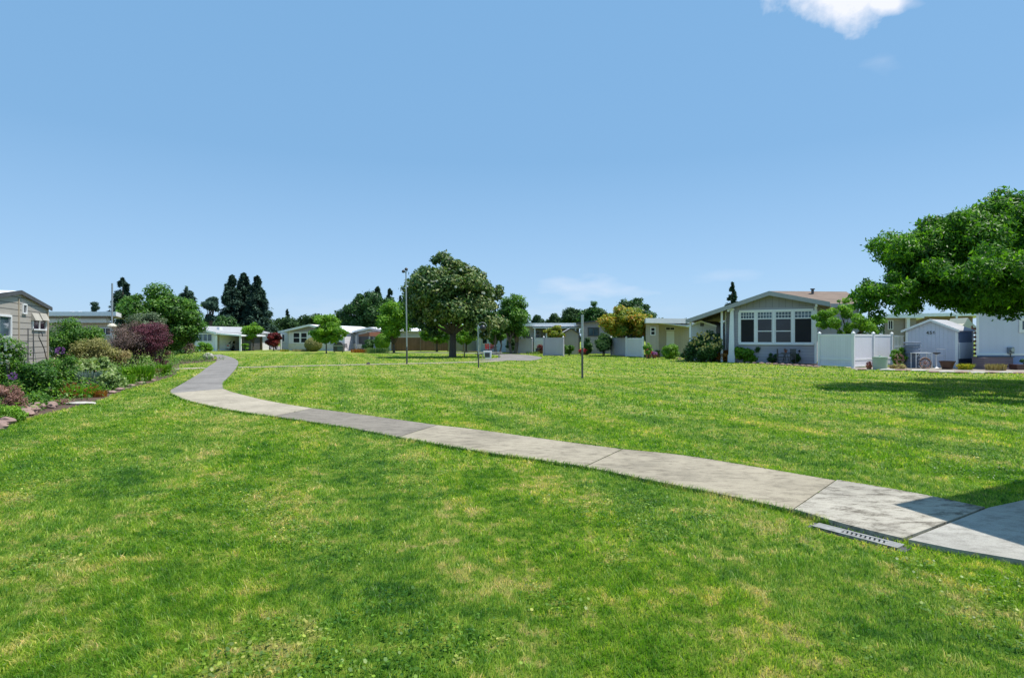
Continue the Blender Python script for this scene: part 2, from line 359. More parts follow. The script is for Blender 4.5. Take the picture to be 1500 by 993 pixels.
def blades(name, px, py, Y, wpx, top, label, mat, n, seed, width=.02, spread=.5, cat='plant', lean=.5, depth=.8, group=None, parent=None, pname='foliage'):
    """a clump of arching strap leaves or stems"""
    base = P(px, 0, Y); base.z = 0; hgt = max(.1, P(px, top, Y).z); rx = wpx/2/F*Y; rg = np.random.default_rng(seed)
    root = parent or thing(name, base, label, cat, group)
    az = rg.uniform(0, 2*np.pi, n); r0 = np.sqrt(rg.uniform(0, 1, n))*rx*spread
    p = np.stack([base.x+np.cos(az)*r0, base.y+np.sin(az)*r0*depth, np.zeros(n)], 1)
    out = np.stack([np.cos(az), np.sin(az), 0*az], 1)+rg.normal(size=(n,3))*.35; out[:,2] = 0
    h = hgt*rg.uniform(.5, 1.05, n); reach = rx*(1-spread)*rg.uniform(.4, 1.4, n)*lean*2
    segs = []
    for i in range(3):
        def pos(t): return p + out*(reach*t**1.8)[:,None] + np.stack([0*h, 0*h, h*(1-(1-t)**1.6*1.0)*(1-.18*t*t)], 1)
        t0 = np.full(n, i/3); t1 = np.full(n, (i+1)/3+.02)
        a, b = pos(t0), pos(t1); segs.append((a, b, i))
    c = np.concatenate([(a+b)/2 for a, b, i in segs]); d = np.concatenate([b-a for a, b, i in segs]); ln = np.linalg.norm(d, axis=1); d = unit(d)
    sd_ = unit(np.cross(d, np.tile(rdir(rg, n), (3,1)))); wd = np.concatenate([np.full(n, width*w) for w in (1., 1.1, .8)])
    val = np.tile(.5+rg.normal(size=n)*.22, 3)
    leafquads(pname, c, d, sd_, ln*1.35, wd*1.3, val, LM[mat], root)
    return root

# ------------------------------------------------------------------ ground, paths, lawn
def lawn_color(nt, dark=1.0):
    """patches of deep green, yellow green and straw, with faint mowing bands; world metres"""
    g = nt.nodes.new('ShaderNodeNewGeometry'); pos = g.outputs['Position']
    big = noise_tex(nt, .22, 5, .6, pos); mid = noise_tex(nt, 1.25, 6, .62, pos); fine = noise_tex(nt, 7.5, 4, .6, pos)
    sep = nt.nodes.new('ShaderNodeSeparateXYZ'); nt.links.new(pos, sep.inputs[0])
    t = mth(nt, 'ADD', mth(nt, 'MULTIPLY', sep.outputs['X'], .62), mth(nt, 'MULTIPLY', sep.outputs['Y'], .78))
    t2 = mth(nt, 'ADD', mth(nt, 'MULTIPLY', sep.outputs['X'], .95), mth(nt, 'MULTIPLY', sep.outputs['Y'], .30))
    sw = mth(nt, 'SINE', mth(nt, 'ADD', mth(nt, 'MULTIPLY', t, 3.0), mth(nt, 'MULTIPLY', big, 9.0)))
    sw2 = mth(nt, 'SINE', mth(nt, 'ADD', mth(nt, 'MULTIPLY', t2, 4.6), mth(nt, 'MULTIPLY', big, 6.0)))
    cl = noise_tex(nt, 3.4, 4, .6, pos)
    v = mth(nt, 'ADD', mth(nt, 'ADD', mth(nt, 'MULTIPLY', big, .35), mth(nt, 'MULTIPLY', mid, .75)), mth(nt, 'ADD', mth(nt, 'MULTIPLY', fine, 1.0), mth(nt, 'MULTIPLY', cl, .55))); v = mth(nt, 'SUBTRACT', v, .566)
    v = mth(nt, 'ADD', v, mth(nt, 'MULTIPLY', mth(nt, 'ADD', sw, mth(nt, 'MULTIPLY', sw2, 1.5)), .030))  # bands tint the grass for the light on leaning blades
    far = mth(nt, 'MULTIPLY', mth(nt, 'SUBTRACT', sep.outputs['Y'], 9.0), .004, True)       # the open lawn further off is drier
    v = mth(nt, 'ADD', v, mth(nt, 'MINIMUM', far, .05))
    k = dark
    return v, ramp(nt, v, [(.50, (.046*k,.135*k,.012*k)), (.67, (.120*k,.235*k,.020*k)), (.82, (.215*k,.315*k,.038*k)), (.95, (.42*k,.38*k,.13*k))])
def ground_mat():
    m, nt, b = newmat('lawn'); v, c = lawn_color(nt, 1.0)
    g = nt.nodes.new('ShaderNodeNewGeometry')
    f = noise_tex(nt, 55, 4, .7, g.outputs['Position']); f2 = noise_tex(nt, 14, 5, .7, g.outputs['Position'])
    c2 = mixc(nt, .75, c, ramp(nt, f, [(.33, (.45,.45,.45)), (.66, (1.25,1.25,1.2))]), 'MULTIPLY')
    c2 = mixc(nt, .55, c2, ramp(nt, f2, [(.35, (.6,.65,.6)), (.62, (1.2,1.15,1.1))]), 'MULTIPLY')
    nt.links.new(c2, b.inputs['Base Color']); b.inputs['Roughness'].default_value = .9; b.inputs['Specular IOR Level'].default_value = .1
    bump(nt, b, f, .9, .05); return m
def blade_mat():
    m, nt, b = newmat('grass_blades'); v, c = lawn_color(nt, 1.0)
    at = nt.nodes.new('ShaderNodeAttribute'); at.attribute_name = 'v'
    tint = ramp(nt, at.outputs['Fac'], [(0, (.30,.50,.35)), (.42, (1.0,1.08,.9)), (.80, (1.8,1.7,1.5)), (.95, (2.6,1.7,2.8))])
    c = mixc(nt, 1.0, c, tint, 'MULTIPLY')
    nt.links.new(c, b.inputs['Base Color']); b.inputs['Roughness'].default_value = .45; b.inputs['Specular IOR Level'].default_value = .35
    tr = nt.nodes.new('ShaderNodeBsdfTranslucent'); nt.links.new(mixc(nt, 1.0, c, (1.3,1.5,.6), 'MULTIPLY'), tr.inputs['Color'])
    mx = nt.nodes.new('ShaderNodeMixShader'); mx.inputs[0].default_value = .42; out = nt.nodes['Material Output']
    nt.links.new(b.outputs[0], mx.inputs[1]); nt.links.new(tr.outputs[0], mx.inputs[2]); nt.links.new(mx.outputs[0], out.inputs[0])
    return m
tag(MB().add([(-700,-60,0),(700,-60,0),(700,1400,0),(-700,1400,0)], [(0,1,2,3)]).build('ground', ground_mat()), kind='structure')

def concrete(name, c, stain=.5, spec=.0):
    m, nt, b = newmat(name); g = nt.nodes.new('ShaderNodeNewGeometry'); pos = g.outputs['Position']
    a = noise_tex(nt, .9, 7, .65, pos, .3); e = noise_tex(nt, 110, 3, .7, pos)
    mp = nt.nodes.new('ShaderNodeMapping'); mp.inputs['Rotation'].default_value = (0,0,.75); mp.inputs['Scale'].default_value = (1.0,1.9,1); nt.links.new(pos, mp.inputs[0]); d = noise_tex(nt, 4.2, 12, .80, mp.outputs[0], .2)
    col = ramp(nt, a, [(.32, tuple(x*.74 for x in c)), (.52, c), (.72, tuple(x*1.16 for x in c))])
    col = mixc(nt, stain, col, ramp(nt, d, [(.38, (.30,.28,.25)), (.45, (.62,.60,.57)), (.50, (.93,.92,.90)), (.60, (1.10,1.09,1.06))]), 'MULTIPLY')
    col = mixc(nt, .5, col, ramp(nt, e, [(.3, (.62,.62,.62)), (.5, (1.0,1.0,1.0)), (.7, (1.3,1.3,1.3))]), 'MULTIPLY')
    nt.links.new(col, b.inputs['Base Color']); b.inputs['Roughness'].default_value = .9; b.inputs['Specular IOR Level'].default_value = .2
    bump(nt, b, mth(nt, 'ADD', e, mth(nt, 'MULTIPLY', d, .6)), .35, .008); return m
CONC = concrete('concrete', (.335,.295,.225), .55); CONCL = concrete('light_concrete', (.37,.345,.295), 1.0); CONCP = concrete('smooth_light_concrete', (.36,.345,.31), .45)
CONCG = concrete('grey_concrete', (.235,.21,.175), .5); CONCF = concrete('worn_pale_concrete', (.38,.335,.26), .35)
ASPH = concrete('asphalt', (.235,.22,.205), .35); PATHPOLYS = []
def smooth(pts, k=5):
    pts = [Vector(p) for p in pts]; out = []
    for i in range(len(pts)-1):
        p0, p1, p2, p3 = pts[max(i-1,0)], pts[i], pts[i+1], pts[min(i+2,len(pts)-1)]
        for j in range(k):
            t = j/k; out.append(.5*((2*p1)+(p2-p0)*t+(2*p0-5*p1+4*p2-p3)*t*t+(3*p1-p0-3*p2+p3)*t**3))
    return out+[pts[-1]]
def slab(near, far, mat, name='path', z=.035, gap=.012, sm=True):
    n = [Gd(*p) for p in near]; f = [Gd(*p) for p in far]
    if sm: n = smooth(n) if len(n) > 2 else n; f = smooth(f) if len(f) > 2 else f
    for e, o in ((n, f), (f, n)):                                          # a narrow joint between neighbouring slabs
        e[0] = e[0] + (e[1]-e[0]).normalized()*gap; e[-1] = e[-1] + (e[-2]-e[-1]).normalized()*gap
    poly = n + f[::-1]; PATHPOLYS.append(np.array([(p.x, p.y) for p in poly]))
    bm = bmesh.new(); vs = [bm.verts.new((p.x, p.y, z)) for p in poly]; fc = bm.faces.new(vs)
    ex = bmesh.ops.extrude_face_region(bm, geom=[fc]); 
    for v in [g for g in ex['geom'] if isinstance(g, bmesh.types.BMVert)]: v.co.z = -.06
    bmesh.ops.triangulate(bm, faces=bm.faces); bmesh.ops.recalc_face_normals(bm, faces=bm.faces)
    me = bpy.data.meshes.new(name); bm.to_mesh(me); bm.free(); me.materials.append(mat)
    o = bpy.data.objects.new(name, me); COL.objects.link(o); return tag(o, kind='structure')
slab([(1328,797),(1400,812),(1500,829),(1720,868)], [(1447,750),(1500,738.5),(1560,724),(1720,690)], CONCP, z=.042, sm=False)
slab([(1162,752),(1240,775.5),(1325,797)], [(1225,708),(1330,726),(1445,750)], CONCL, z=.046)
slab([(857,687),(955,708),(1060,729),(1162,752)], [(912,661),(1000,670),(1110,688),(1225,708)], CONC)
slab([(583,643),(700,664),(780,675.5),(857,687)], [(640,625),(700,632),(800,646),(912,661)], CONC)
slab([(400,612),(500,627),(583,643)], [(458,600),(520,608),(640,625)], CONCG)
slab([(249.5,577.5),(262,583.5),(280,590),(335,602),(400,612)], [(328,571),(341.5,576),(380,586),(415,593),(458,600)], CONCF)
slab([(311,520),(317,523.5),(318,527),(315.5,531),(306,537),(297,544),(288,550.6),(262,566),(249.5,573),(249.5,577.5)],
     [(322,519.5),(333,522),(343.7,526),(349,530.7),(346,539.5),(332.6,555),(327,563),(328,571)], ASPH, 'asphalt_path')
def strip(pts, w, mat, name='cross_path', z=.03):
    c = smooth([Gd(*p) for p in pts], 6); l = []; r = []
    for i, p in enumerate(c):
        d = (c[min(i+1,len(c)-1)]-c[max(i-1,0)]).normalized(); nn = Vector((-d.y, d.x, 0)); ww = w if not hasattr(w, '__len__') else w[0]+(w[1]-w[0])*i/(len(c)-1)
        l.append(p+nn*ww/2); r.append(p-nn*ww/2)
    mb = MB(); k = len(c)
    mb.add([Vector((p.x,p.y,z)) for p in l+r]+[Vector((p.x,p.y,-.05)) for p in l+r],
           [(i, i+1, k+i+1, k+i) for i in range(k-1)]+[(i, 2*k+i, 2*k+i+1, i+1) for i in range(k-1)]+[(k+i, k+i+1, 3*k+i+1, 3*k+i) for i in range(k-1)])
    PATHPOLYS.append(np.array([(p.x,p.y) for p in l+r[::-1]]))
    return tag(mb.build(name, mat), kind='structure')
strip([(250,541),(276,540.2),(301,539.3)], 1.0, CONCF)
strip([(349,538.6),(400,537.5),(500,535),(600,533),(700,530.4),(735,528.4)], [.8,1.2], CONC, z=.028)
strip([(733,528.2),(752,526.3),(763,523.8),(752,520.8),(730,519),(690,517.3),(560,516.2)], [4.5,1.6], ASPH, 'asphalt_path')

# planting beds
BED_L = [(-30,640),(12,624),(45,612),(78,603),(100,598),(140,588),(165,578),(200,566.5),(235,557),(256,549),(262,541),(262,534)]
bp = smooth([Gd(*p) for p in BED_L], 4)
bedpoly = [(p.x, p.y) for p in bp]+[(-22.0,46.0),(-34,46),(-34,8)]
BEDS = [np.array(bedpoly)]
def sheet(name, poly, z, mat):
    bm = bmesh.new(); f = bm.faces.new([bm.verts.new((x, y, z)) for x, y in poly]); bmesh.ops.triangulate(bm, faces=[f]); bmesh.ops.recalc_face_normals(bm, faces=bm.faces)
    me = bpy.data.meshes.new(name); bm.to_mesh(me); bm.free(); me.materials.append(mat); o = bpy.data.objects.new(name, me); COL.objects.link(o)
    return tag(o, kind='structure')
sheet('garden_bed', bedpoly, .004, M['mulch'])
rb = [Gd(*p) for p in [(940,524.5),(1000,526),(1060,528.5),(1130,532),(1200,538.5)]]; rbp = [(p.x,p.y) for p in rb]+[(20.5,38.6),(15,42.5),(12,47)]
sheet('garden_bed', rbp, .004, M['mulch']); BEDS.append(np.array(rbp))
rb2 = [Gd(*p) for p in [(1255,542),(1330,542),(1420,545.5),(1520,547),(1620,548)]]; rbp2 = [(p.x,p.y) for p in rb2]+[(31,33),(19,33.2)]
sheet('gravel_bed', rbp2, .004, plain('gravel', (.30,.26,.21), .95, .35, 30, 0, .8)); BEDS.append(np.array(rbp2))
sheet('driveway', [(-70,86),(-28,86),(-24,76),(-16.5,76),(-15,130),(-70,130)], .004, ASPH)

def inside(px, py, poly):
    x, y = poly[:,0], poly[:,1]; r = np.zeros(len(px), bool); j = len(poly)-1
    bb = (px > x.min()) & (px < x.max()) & (py > y.min()) & (py < y.max()); ii = np.where(bb)[0]
    X, Y = px[ii], py[ii]; q = np.zeros(len(ii), bool)
    for i in range(len(poly)):
        c = ((y[i] > Y) != (y[j] > Y)) & (X < (x[j]-x[i])*(Y-y[i])/(y[j]-y[i]+1e-12)+x[i]); q ^= c; j = i
    r[ii] = q; return r
def make_grass():
    ga, gb = Gd(1196, 770), Gd(1328, 803); PATHPOLYS.append(np.array([(ga.x,ga.y+.1),(gb.x,gb.y+.1),(gb.x-.03,gb.y-.15),(ga.x-.05,ga.y-.15)]))
    rg = np.random.default_rng(11); V = []; FI = []; VAL = []; nv = 0
    for (y0, y1, dens, w, h, lean) in [(1.7, 4.2, 11000, .0034, .029, 1.0), (4.2, 7, 5200, .005, .031, 1.0), (7, 12, 1900, .0085, .036, 1.0), (12, 24, 330, .018, .048, 1.1), (24, 62, 34, .045, .06, 1.2)]:
        area = .95*(y1*y1-y0*y0)+2*(y1-y0); n = int(area*dens)
        y = np.sqrt(rg.uniform(y0*y0, y1*y1, n)); x = rg.uniform(-1, 1, n)*(.95*y+1.0)
        ok = np.ones(n, bool)
        for poly in PATHPOLYS+BEDS: ok &= ~inside(x, y, poly)
        # clumping: thinner in patches
        cl = np.sin(x*5.1+np.sin(y*3.7)*1.6)*np.sin(y*4.3+np.sin(x*2.9)*1.9)
        ok &= rg.uniform(0, 1, n) < .78+.22*cl
        x, y, cl = x[ok], y[ok], cl[ok]; n = len(x)
        strp = np.sign(np.sin((x*.95+y*.30)*4.6/2+.6*np.sin(y*.35)))
        az = rg.uniform(0, 2*np.pi, n); bi = rg.uniform(0,1,n) < .45; az = np.where(bi, np.where(strp > 0, 1.2, 1.2+np.pi)+rg.normal(size=n)*.6, az); hh = h*rg.uniform(.5, 1.25, n)*(1+.22*cl); ww = w*rg.uniform(.7, 1.35, n)
        le = hh*rg.uniform(.25, 1.35, n)*lean; fa = az+rg.normal(size=n)*.6+np.pi/2
        sx, sy = np.cos(fa)*ww*.5, np.sin(fa)*ww*.5; dx, dy = np.cos(az), np.sin(az)
        p = np.stack([x, y, np.full(n, .0)], 1)
        a0 = p+np.stack([-sx,-sy,0*x],1); b0 = p+np.stack([sx,sy,0*x],1)
        m_ = p+np.stack([dx*le*.32, dy*le*.32, hh*.62],1)
        a1 = m_+np.stack([-sx,-sy,0*x],1)*.85; b1 = m_+np.stack([sx,sy,0*x],1)*.85
        t = p+np.stack([dx*le, dy*le, hh],1)
        V.append(np.stack([a0,b0,a1,b1,t],1).reshape(-1,3)); i = nv+np.arange(n)[:,None]*5
        FI.append(np.concatenate([i, i+1, i+3, i, i+3, i+2, i+2, i+3, i+4],1).reshape(-1)); nv += 5*n
        val = np.clip(.44+.12*cl+rg.normal(size=n)*.25, 0, .9); val[rg.uniform(0,1,n) < (.022 if y1 < 20 else .006)] = .97; val = np.minimum(val, .8 if y1 < 20 else .62) if y1 > 12 else val
        VAL.append(np.repeat(val, 3))
    # longer unmown blades leaning over the slab edges
    ex = []; ey = []; ea = []
    for poly in PATHPOLYS[1:8]:
        for i in range(len(poly)):
            a, b = poly[i], poly[(i+1) % len(poly)]; L = np.hypot(*(b-a)); mid = (a+b)/2
            if mid[1] > 22: continue
            dens = 420 if mid[1] < 9 else 160
            n = int(L*dens); t = rg.uniform(0, 1, n); pt = a+(b-a)*t[:,None]; nn = np.array([b[1]-a[1], a[0]-b[0]])/max(L,1e-6)
            for sg in (-1, 1):
                q = pt+nn*sg*rg.uniform(.004, .04, n)[:,None]; keep = np.ones(n, bool)
                for pl in PATHPOLYS: keep &= ~inside(q[:,0], q[:,1], pl)
                near_other = np.ones(n, bool)
                for pl in PATHPOLYS: near_other &= ~inside((pt+nn*sg*.06)[:,0], (pt+nn*sg*.06)[:,1], pl)
                keep &= near_other; q = q[keep]; ex += list(q[:,0]); ey += list(q[:,1]); ea += list(np.arctan2(-sg*nn[1], -sg*nn[0])+rg.normal(size=len(q))*.8)
    x, y, az = np.array(ex), np.array(ey), np.array(ea); n = len(x); w = np.clip(.0009*y, .0036, .012)
    hh = .058*rg.uniform(.5, 1.3, n); le = hh*rg.uniform(.3, 1.2, n); fa = az+np.pi/2+rg.normal(size=n)*.5; sx, sy = np.cos(fa)*w*.5, np.sin(fa)*w*.5; dx, dy = np.cos(az), np.sin(az)
    p = np.stack([x, y, 0*x], 1); sv_ = np.stack([sx, sy, 0*x], 1); m_ = p+np.stack([dx*le*.3, dy*le*.3, hh*.65], 1); t = p+np.stack([dx*le, dy*le, hh], 1)
    V.append(np.stack([p-sv_, p+sv_, m_-sv_*.85, m_+sv_*.85, t],1).reshape(-1,3)); i = nv+np.arange(n)[:,None]*5
    FI.append(np.concatenate([i, i+1, i+3, i, i+3, i+2, i+2, i+3, i+4],1).reshape(-1)); nv += 5*n; VAL.append(np.repeat(np.clip(.36+rg.normal(size=n)*.2, 0, .8), 3))
    # clover: level leaflets in drifts between the blades
    n = 110000; y = np.sqrt(rg.uniform(1.8**2, 9.5**2, n)); x = rg.uniform(-1,1,n)*(.95*y+1)
    cl = np.sin(x*1.7+1.3*np.sin(y*1.1))*np.sin(y*1.5+1.1*np.sin(x*1.3+2))+.5*np.sin(x*6.3)*np.sin(y*5.7)
    ok = cl+rg.normal(size=n)*.25 > .35
    for poly in PATHPOLYS+BEDS: ok &= ~inside(x, y, poly)
    x, y = x[ok], y[ok]; n = len(x); s = rg.uniform(.010, .019, n); a = rg.uniform(0, 6.28, n); z = rg.uniform(.018, .04, n)
    tx, ty = rg.normal(size=n)*.3, rg.normal(size=n)*.3; qs = []
    for k in range(5):
        an = a+k*2*np.pi/5; cx, cy = np.cos(an)*s*.6, np.sin(an)*s*.6; qs.append(np.stack([x+cx, y+cy, z+cx*tx+cy*ty],1))
    V.append(np.stack(qs,1).reshape(-1,3)); i = nv+np.arange(n)[:,None]*5
    FI.append(np.concatenate([i,i+1,i+2,i,i+2,i+3,i,i+3,i+4],1).reshape(-1)); VAL.append(np.repeat(np.clip(.28+rg.normal(size=n)*.2,0,.8),3)); nv += 5*n
    V = np.concatenate(V).astype(np.float32); FI = np.concatenate(FI).astype(np.int32); VAL = np.concatenate(VAL).astype(np.float32)
    me = bpy.data.meshes.new('grass'); me.vertices.add(len(V)); me.vertices.foreach_set('co', V.reshape(-1))
    me.loops.add(len(FI)); me.loops.foreach_set('vertex_index', FI); nf = len(FI)//3
    me.polygons.add(nf); me.polygons.foreach_set('loop_start', np.arange(0, 3*nf, 3, dtype=np.int32)); me.update(calc_edges=True)
    at = me.attributes.new('v', 'FLOAT', 'FACE'); at.data.foreach_set('value', VAL)
    me.materials.append(blade_mat()); o = bpy.data.objects.new('grass', me); COL.objects.link(o)
    tag(o, 'short mown lawn grass with clover on both sides of the concrete path', 'grass', kind='stuff')
make_grass()

# ------------------------------------------------------------------ buildings
class Fac:
    """a wall line on the ground from A to B (left to right as seen); u runs along it, d points out of the wall"""
    def __init__(s, A, B):
        s.A = Vector((A[0], A[1], 0)); s.u = (Vector((B[0], B[1], 0))-s.A); s.L = s.u.length; s.u.normalize(); s.n = Vector((s.u.y, -s.u.x, 0)); s.b = s.n
    def pt(s, u, z, d=0): return s.A + s.u*u + (s.n if d > 0 else s.b)*d + Vector((0, 0, z))
    def uz(s, px, py):
        k = (px-CX)/F; t = (k*s.A.y - s.A.x)/(s.u.x - k*s.u.y); Y = s.A.y+s.u.y*t
        return t, H+(HY-py)/F*Y
    def box(s, mb, u0, u1, z0, z1, d0, d1):
        return mb.hexa([s.pt(u0,z0,d0), s.pt(u1,z0,d0), s.pt(u1,z0,d1), s.pt(u0,z0,d1)], [s.pt(u0,z1,d0), s.pt(u1,z1,d0), s.pt(u1,z1,d1), s.pt(u0,z1,d1)])
    def rect(s, x0, y0, x1, y1):
        a, za = s.uz(x0, y0); a2, zb = s.uz(x0, y1); b, zc = s.uz(x1, y0); _, zd = s.uz(x1, y1)
        return a, b, (zb+zd)/2, (za+zc)/2
    def pbox(s, mb, x0, y0, x1, y1, d0, d1): u0, u1, z0, z1 = s.rect(x0, y0, x1, y1); return s.box(mb, u0, u1, z0, z1, d0, d1)
    def prism(s, mb, uz, d0, d1): v = s.pt(0,0,d1)-s.pt(0,0,d0); return mb.prism([s.pt(u, z, d0) for u, z in uz], v)
def side(f, end=0):                                              # walls run back along the sight line past this end
    e = f.pt(f.L*end, 0); f.b = Vector((-e.x, -e.y, 0)).normalized(); return f
def front(px0, px1, Y):
    f = Fac((P(px0,0,Y).x, Y), (P(px1,0,Y).x, Y)); e = P(px0,0,Y) if px0+px1 > 2*CX else P(px1,0,Y)
    f.b = Vector((-e.x, -e.y, 0)).normalized(); return f
def window(f, root, x0, y0, x1, y1, cols=1, rows=1, fw=.07, pane='glass', frame='white', label=None, sill=False, grid=None, d0=0.0):
    u0, u1, z0, z1 = f.rect(x0, y0, x1, y1); mb = MB()
    for a, b, c, d in [(u0-fw, u1+fw, z1, z1+fw), (u0-fw, u1+fw, z0-fw, z0), (u0-fw, u0, z0, z1), (u1, u1+fw, z0, z1)]: f.box(mb, a, b, c, d, d0-.02, d0+.05)
    w = tag(mb.build('window', M[frame], root), label)
    f.box(MB(), u0, u1, z0, z1, d0-.02, d0+.012).build('pane', M[pane], w) if False else None
    pm = MB(); f.box(pm, u0, u1, z0, z1, d0-.02, d0+.012); pm.build('pane', M[pane], w)
    gm = MB()
    for i in range(1, cols):
        u = u0+(u1-u0)*i/cols; g1 = MB() if cols > 2 else gm; f.box(g1, u-fw*.35, u+fw*.35, z0, z1, d0+.012, d0+.04)
        if cols > 2: g1.build('mullion', M[frame], w)
    for i in range(1, rows): z = z0+(z1-z0)*i/rows; f.box(gm, u0, u1, z-fw*.35, z+fw*.35, d0+.013, d0+.038)
    if grid:
        gu, gv, g0 = grid; zz = z1-(z1-z0)*g0
        for i in range(1, gu): u = u0+(u1-u0)*i/gu; f.box(gm, u-.012, u+.012, zz, z1, d0+.012, d0+.028)
        for i in range(1, gv): z = zz+(z1-zz)*i/gv; f.box(gm, u0, u1, z-.012, z+.012, d0+.012, d0+.027)
        f.box(gm, u0, u1, zz-.05, zz+.05, d0+.0125, d0+.042)
    if gm.v: gm.build('mullion', M[frame], w)
    if sill:
        sm_ = MB(); f.box(sm_, u0-fw-.04, u1+fw+.04, z0-fw-.04, z0-fw, d0-.02, d0+.09); sm_.build('sill', M[frame], w)
    return w
def roof_edge(f, root, p0, p1, d0, d1, th, mat, name='roof'):
    """a sloping roof leaf from p0 to p1 (u,z), from depth d0 to d1"""
    mb = MB(); f.prism(mb, [p0, p1, (p1[0], p1[1]+th), (p0[0], p0[1]+th)], d0, d1); return mb.build(name, mat, root)
def gable(f, root, pL, pP, pR, zw, uL, uR, L, wall, roof, trim, over=.35, th=.12, fas=.16, gm=None):
    """pL,pP,pR: eave left, peak, eave right of the roof line (u,z); the body spans uL..uR"""
    def zr(u):
        a, b = (pL, pP) if u <= pP[0] else (pP, pR); return a[1]+(b[1]-a[1])*(u-a[0])/(b[0]-a[0])
    mb = MB(); f.prism(mb, [(uL, 0), (uR, 0), (uR, zr(uR)), (pP[0], pP[1]), (uL, zr(uL))] if uL < pP[0] < uR else [(uL,0),(uR,0),(uR,zr(uR)),(uL,zr(uL))], 0, -L); w = mb.build('wall', wall, root)
    rf = MB()
    for a, b in ((pL, pP), (pP, pR)): f.prism(rf, [a, b, (b[0], b[1]+th), (a[0], a[1]+th)], over, -L-.2)
    rf = rf.build('roof', roof, root)
    fb = MB()
    for a, b in ((pL, pP), (pP, pR)): f.prism(fb, [(a[0], a[1]-fas+th+.01), (b[0], b[1]-fas+th+.01), (b[0], b[1]+th+.02), (a[0], a[1]+th+.02)], over, over+.035)
    fb.build('fascia', trim, rf)
    return w, rf
def axis(f): return (f.u.x, f.u.y, 0)

# --- grey clapboard house at the left edge
f = Fac((-15.45, 16.6), (-18.2, 22.8)); t = thing('mobile_home', f.pt(f.L/2, 0, -3), 'grey clapboard mobile home with its gable end towards the flower bed', 'house')
S_GREY = siding('warm_grey_clapboard', (.36,.325,.29), .215, (0,0,1), .13, .30)
zp = 3.12; gable(f, t, (-.3, 2.70), (3.6, zp+.06), (f.L+.10, 2.76), 0, 0, f.L, 12, S_GREY, M['whiteroof'], M['darkgrey'], .06, .07, .13)
window(f, t, -22, 463, 14, 492, 2, 1, .07, 'glassb', label='white framed sliding window')
window(f, t, 32.5, 447, 37, 458, 1, 1, .05, 'glass')
w = window(f, t, 47, 469, 66, 482, 2, 1, .05, 'glass')
mb = MB()
for x0, x1 in ((45.5, 55.5), (57, 66.5)):
    a, b, z0, z1 = f.rect(x0, 459, x1, 469.5); mb.hexa([f.pt(a,z0,.0), f.pt(b,z0,.0), f.pt(b,z0,.14), f.pt(a,z0,.14)], [f.pt(a,z1,.0), f.pt(b,z1,.0), f.pt(b,z1,.03), f.pt(a,z1,.03)])
mb.build('awning', plain('faded_awning',(.42,.39,.34),.8), w)
mb = MB(); u, z = f.uz(20, 428); f.box(mb, u-.28, u+.28, z-.2, z+.28, -.9, -1.5); mb.build('roof_vent', M['white'], t)
mb = MB(); u, z = f.uz(27, 430); f.box(mb, u-.02, u+.02, .3, zp-.12, 0, .03); mb.build('downpipe', M['tan'], t); mb = MB()
u2, _ = f.uz(69.4, 480); f.box(mb, u2-.06, u2+.01, .0, 2.75, 0, .045); mb.build('corner_trim', M['tan'], t)
tr = thing('trellis', f.pt(f.uz(35,500)[0], 0, .2), 'thin dark garden trellis against the grey clapboard wall', 'trellis'); mb = MB()
for x in (30.5, 38.5):
    u, z = f.uz(x, 481); mb.tube([f.pt(u, 0, .2), f.pt(u, z, .2)], .016, 6)
ua, z = f.uz(30.5, 481); ub, _ = f.uz(38.5, 481)
for k in range(5): mb.tube([f.pt(ua, z-.02-k*.34, .2), f.pt(ub, z-.02-k*.34, .2)], .009, 5)
mb.build('frame', M['darkgrey'], tr)
mb = MB(); a = P(57, 487.5, 21.3); b = P(71.5, 532, 21.8)
mb.tube([a+Vector((.14,0,-.13)), a+Vector((.10,0,.02)), a+Vector((.0,0,.03)), a+Vector((0,0,-.16)), a.lerp(b,.5), Vector((b.x+.12,b.y,0))], .017, 7)
tag(mb.build('shepherd_hook', M['black']), 'thin black hooked garden stake leaning at the corner of the clapboard house', 'garden stake')

# --- long flat roofed house behind the round bush
f = front(62, 186, 40); t = thing('mobile_home', f.pt(f.L/2, 0, -2), 'long beige house with white flat roof behind the round bush', 'house')
S_BEIGE = siding('beige_board', (.62,.52,.40), .24, (0,0,1), .07, .65)
mb = MB(); f.box(mb, 0, f.L-.9, 0, 2.75, 0, -5); mb.build('wall', S_BEIGE, t)
mb = MB(); u0, z0 = f.uz(60, 463.5); u1, z1 = f.uz(183, 457.5); f.box(mb, u0, u1, z0, z1, .9, -5.4); rf = mb.build('roof', M['whiteroof'], t)
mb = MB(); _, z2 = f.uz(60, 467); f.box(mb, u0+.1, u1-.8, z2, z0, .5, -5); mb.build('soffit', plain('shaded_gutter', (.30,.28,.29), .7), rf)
mb = MB(); _, z3 = f.uz(60, 473); f.box(mb, u0+.1, u1-1.0, z3, z2, .42, .05); mb.build('fascia', M['white'], rf)
mb = MB(); 
for px in (104, 116): mb = MB(); f.box(mb, f.uz(px,458)[0]-.12, f.uz(px,458)[0]+.12, z1, z1+.12, -1, -1.3); mb.build('roof_vent', M['white'], t)
window(f, t, 148, 481, 162, 490, 2, 1, .06)
t = thing('antenna_mast', P(164, 500, 36)*1, 'thin grey mast rising above the flat white roof', 'mast'); t.location.z = 0
MB().tube([P(164, 0, 36).xy.to_3d(), P(164.3, 415, 36)], .05, 8).build('pole', M['galv'], t)
mb = MB(); a = P(164, 478, 36); mb.lathe((a.x, a.y, a.z), [(.06,-.1),(.2,-.08),(.26,0),(.22,.1),(.1,.16)], 16); mb.build('cap', M['cream'], t)

